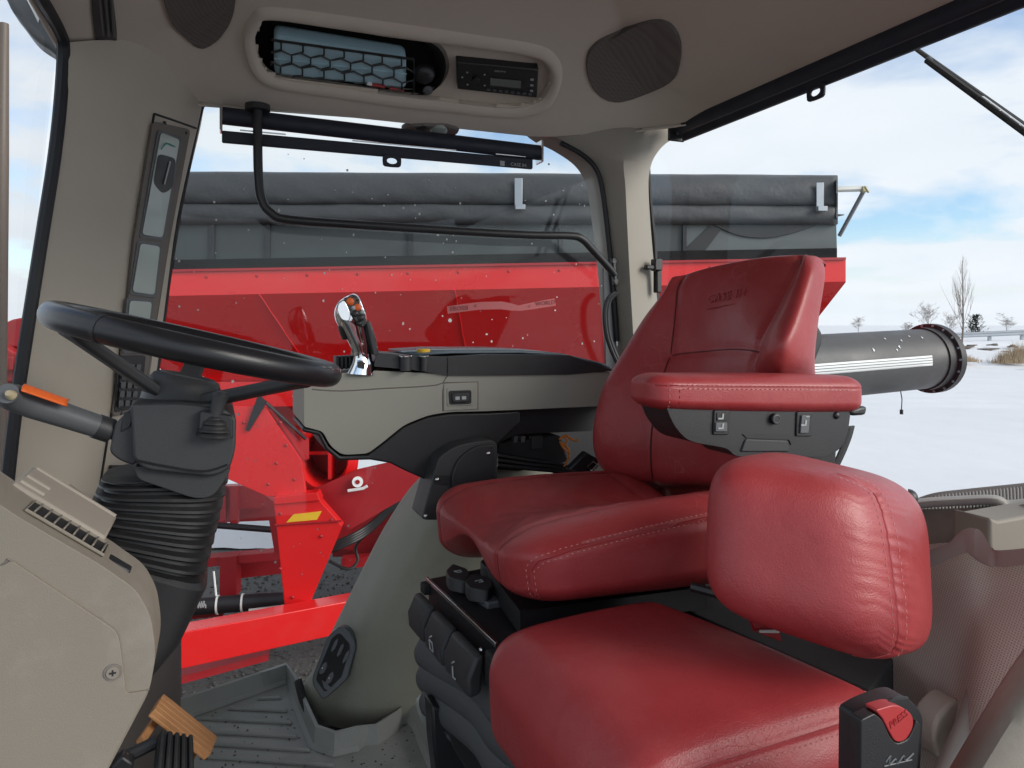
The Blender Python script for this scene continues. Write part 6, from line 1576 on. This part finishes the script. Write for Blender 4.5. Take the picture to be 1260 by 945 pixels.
MB().tube([lerp(p0, p1, .5) + uy * .5 - un * .03, lerp(p0, p1, .5) + uy * .5 - un * .03 + Vector((-.05, .12, -.12))], .009, n=8).build('arm', M_black, pd_)
# black brake pedal nearer the camera
bp = thing('brake_pedal', Q(215, 940, 1.0), 'black rubber brake pedal with worn grooves on a bent arm', 'pedal')
q0, q1, q2, q3 = Q(196, 899, 1.02), Q(238, 906, 1.02), Q(240, 975, .97), Q(188, 970, .97)
qn = (q1 - q0).cross(q3 - q0).normalized(); qn = qn if qn.dot(E - q0) > 0 else -qn
MB().prism([q0, q1, q2, q3], -qn * .014).build('pad_base', M_rubber, bp, bevel=.004)
for k in range(5):
    t0, t1 = k / 5 + .03, (k + 1) / 5 - .03
    a, b, c, d = lerp(q0, q1, t0), lerp(q0, q1, t1), lerp(q3, q2, t1), lerp(q3, q2, t0)
    MB().prism([a + qn * .006, b + qn * .006, c + qn * .006, d + qn * .006], -qn * .008).build('tread', M_rubber, bp, bevel=.0025)
MB().tube([Q(194, 912, 1.03), Q(170, 924, 1.03), Q(140, 938, 1.02), Q(100, 960, 1.02)], .008, n=10).build('arm', M_black, bp)
MB().prism([Q(x, y, 1.0) for x, y in ((135, 945), (150, 930), (165, 940), (160, 960), (135, 965))], AV * .02).build('pivot', M_blk, bp, bevel=.003)

# ------------------------------------------------------------------ trim behind the jump seat
def mesh_bump(m, s1=260):
    n, l = m.node_tree.nodes, m.node_tree.links; b = n['Principled BSDF']
    tc = n.new('ShaderNodeTexCoord'); mp = n.new('ShaderNodeMapping'); mp.inputs['Rotation'].default_value = (.5, .3, .7); mp.inputs['Scale'].default_value = (s1, s1, s1)
    l.new(tc.outputs['Object'], mp.inputs[0])
    sx = n.new('ShaderNodeSeparateXYZ'); l.new(mp.outputs[0], sx.inputs[0])
    def sn(x):
        k = n.new('ShaderNodeMath'); k.operation = 'SINE'; mu = n.new('ShaderNodeMath'); mu.operation = 'MULTIPLY'; mu.inputs[1].default_value = 6.28; l.new(x, mu.inputs[0]); l.new(mu.outputs[0], k.inputs[0]); return k.outputs[0]
    a = n.new('ShaderNodeMath'); a.operation = 'MULTIPLY'; l.new(sn(sx.outputs[0]), a.inputs[0]); l.new(sn(sx.outputs[2]), a.inputs[1])
    r = n.new('ShaderNodeValToRGB'); r.color_ramp.elements[0].position = .25; r.color_ramp.elements[1].position = .6; l.new(a.outputs[0], r.inputs[0])
    base = b.inputs['Base Color'].links[0].from_socket
    mx = n.new('ShaderNodeMixRGB'); mx.inputs[2].default_value = (.055, .05, .043, 1); l.new(base, mx.inputs[1])
    mu = n.new('ShaderNodeMath'); mu.operation = 'MULTIPLY'; mu.inputs[1].default_value = .45; l.new(r.outputs[0], mu.inputs[0]); l.new(mu.outputs[0], mx.inputs[0]); l.new(mx.outputs[0], b.inputs['Base Color'])
    bp_ = n.new('ShaderNodeBump'); bp_.inputs['Strength'].default_value = .6; bp_.inputs['Distance'].default_value = .001; bp_.invert = True; l.new(r.outputs[0], bp_.inputs['Height']); l.new(bp_.outputs[0], b.inputs['Normal'])
mesh_bump(M_fabric, 270); mesh_bump(M_grille, 150)
# mesh covered liner: follows from the cushion round to the near rear pillar
rows = [
    [Q(1020, 700, .80), Q(1075, 690, .74), Q(1130, 672, .67), Q(1185, 668, .61), Q(1225, 680, .57), Q(1300, 668, .50)],
    [Q(1010, 760, .80), Q(1065, 750, .73), Q(1125, 740, .66), Q(1185, 735, .59), Q(1225, 735, .555), Q(1300, 728, .49)],
    [Q(1000, 830, .80), Q(1060, 822, .72), Q(1120, 815, .645), Q(1180, 810, .58), Q(1215, 812, .53), Q(1300, 800, .47)],
    [Q(990, 900, .80), Q(1055, 900, .72), Q(1115, 890, .64), Q(1170, 885, .575), Q(1205, 880, .52), Q(1300, 870, .45)],
    [Q(980, 1000, .80), Q(1050, 1000, .72), Q(1105, 990, .64), Q(1160, 980, .57), Q(1200, 975, .52), Q(1300, 970, .44)]]
MB().grid(surf(rows, 7, 7)).build('mesh_lining', M_fabric, cab, solid=-.006)
# moulded storage tray with handle lip above the mesh
sil = cat([(1100, 705), (1145, 682), (1175, 671), (1195, 655), (1207, 654), (1212, 668), (1228, 679), (1260, 678), (1310, 672)], 5)
lo_ = cat([(1100, 720), (1145, 695), (1175, 681), (1190, 678), (1200, 682), (1210, 690), (1228, 697), (1260, 694), (1310, 686)], 5)
M_tray = mat('trim_grey', (.32, .295, .26), .55, grain=900, bumpd=.0004, var=.05)
lx = [1110, 1130, 1160, 1176, 1184, 1192, 1199, 1205, 1211, 1218, 1232, 1260, 1310]
lt = [700, 691, 677, 671, 663, 656, 653, 654, 663, 674, 679, 678, 672]; lb = [714, 704, 689, 682, 679, 678, 681, 686, 691, 695, 698, 695, 688]
rows = []
for x, t_, b_ in cat(list(zip(lx, lt, lb)), 3):
    v = interp(x, [1100, 1210, 1310], [.655, .56, .47]); a_, c_ = Q(x, t_, v), Q(x, b_, v)
    rows.append([a_ + AV * .008, a_, c_, c_ + AV * .008])
MB().grid(rows).build('tray_lip', M_tray, cab, bevel=.0015, seg=3, solid=.002)
# far wall of the tray and its top
wall = cat([(1080, 640), (1130, 628), (1185, 624), (1220, 626), (1226, 634), (1219, 642), (1222, 640), (1310, 628)], 4)
rows = [[Q(x, y, interp(x, [1080, 1310], [.80, .58])) for x, y in ((1090, 634), (1130, 627), (1190, 625), (1216, 630), (1219, 640))], [Q(x, y, interp(x, [1080, 1310], [.79, .57])) for x, y in ((1090, 720), (1130, 715), (1190, 710), (1216, 712), (1219, 715))]]
MB().grid(rows).build('tray_wall', M_cowl, cab, solid=.012)
MB().prism([Q(x, y, .60) for x, y in ((1219, 637), (1228, 641), (1310, 626), (1310, 720), (1219, 720))], AV * .05).build('tray_divider', M_cowl, cab, bevel=.004, seg=3)
top_s = [(1085, 636), (1130, 626), (1195, 622), (1226, 622), (1244, 630), (1310, 622)]
rows = [[Q(x, y, interp(x, [1080, 1310], [.795, .585])) for x, y in top_s], [Q(x, y - 6 if k < 4 else y - 8, interp(x, [1080, 1310], [.86, .66])) for k, (x, y) in enumerate(top_s)]]
MB().grid(surf(rows, 4, 3)).build('tray_rim', M_tray, cab, solid=.008)
# ribbed shelf behind
rb_ = cat([(1118, 622), (1150, 611), (1190, 606), (1230, 602), (1310, 594)], 8)
rows = []
for k, (x, y) in enumerate(rb_):
    v = interp(x, [1100, 1310], [.93, .72]); rows.append([Q(x, y + 22, v - .07), Q(x, y + 8, v - .03), Q(x, y + 2, v - .01), Q(x, y, v + .01), Q(x, y + 3, v + .05)])
shelf = MB().grid(surf(rows, 4, 1)).build('rear_shelf', M_linerd, cab, solid=.006)
for k in range(44):
    x = 1122 + k * 4.2; y = interp(x, [a for a, b in rb_], [b for a, b in rb_]); v = interp(x, [1100, 1310], [.93, .72])
    MB().tube(cat3([Q(x + 1, y + 20, v - .080), Q(x + .5, y + 7, v - .042), Q(x, y + .2, v - .018), Q(x - 1, y - 1.8, v + .004)], 3), .0016, n=6).build('shelf_rib', M_tray, shelf)
MB().prism([K(.88, .30, -.34), K(1.185, .30, -.34), K(1.185, .86, -.34), K(.88, .86, -.34)], (0, 0, FLZ + .34)).build('corner_box', M_linerd, cab, bevel=.01)
# door pillar edge at the bottom right, close to the camera
rows = [[Q(1320, 720, .40), Q(1262, 795, .40), Q(1225, 850, .40), Q(1168, 945, .40), Q(1130, 1010, .40)], [Q(1330, 760, .36), Q(1290, 830, .36), Q(1250, 880, .36), Q(1200, 960, .36), Q(1160, 1020, .36)], [Q(1400, 760, .33), Q(1380, 840, .33), Q(1360, 900, .33), Q(1330, 980, .33), Q(1300, 1030, .33)]]
MB().grid(surf(rows, 6, 6)).build('door_pillar_trim', M_cowl, cab, solid=-.02)
# moulded belt guide in the lining
MB().tube(cat3([Q(1207, 832, .56), Q(1202, 852, .545), Q(1192, 882, .54), Q(1178, 915, .54), Q(1162, 952, .54), Q(1150, 985, .54)], 5), [.002] + [.004, .006, .0068, .0072] + [.0075] * 21, n=10, rx=1.3).build('belt_guide', M_tray, cab)
MB().prism([Q(x, y, .568) for x, y in cat([(1182, 862), (1166, 870), (1152, 890), (1150, 915), (1158, 935), (1172, 925), (1184, 890)], 4, True)], AV * .03).build('guide_recess', M_trim, cab, bevel=.004, seg=3)
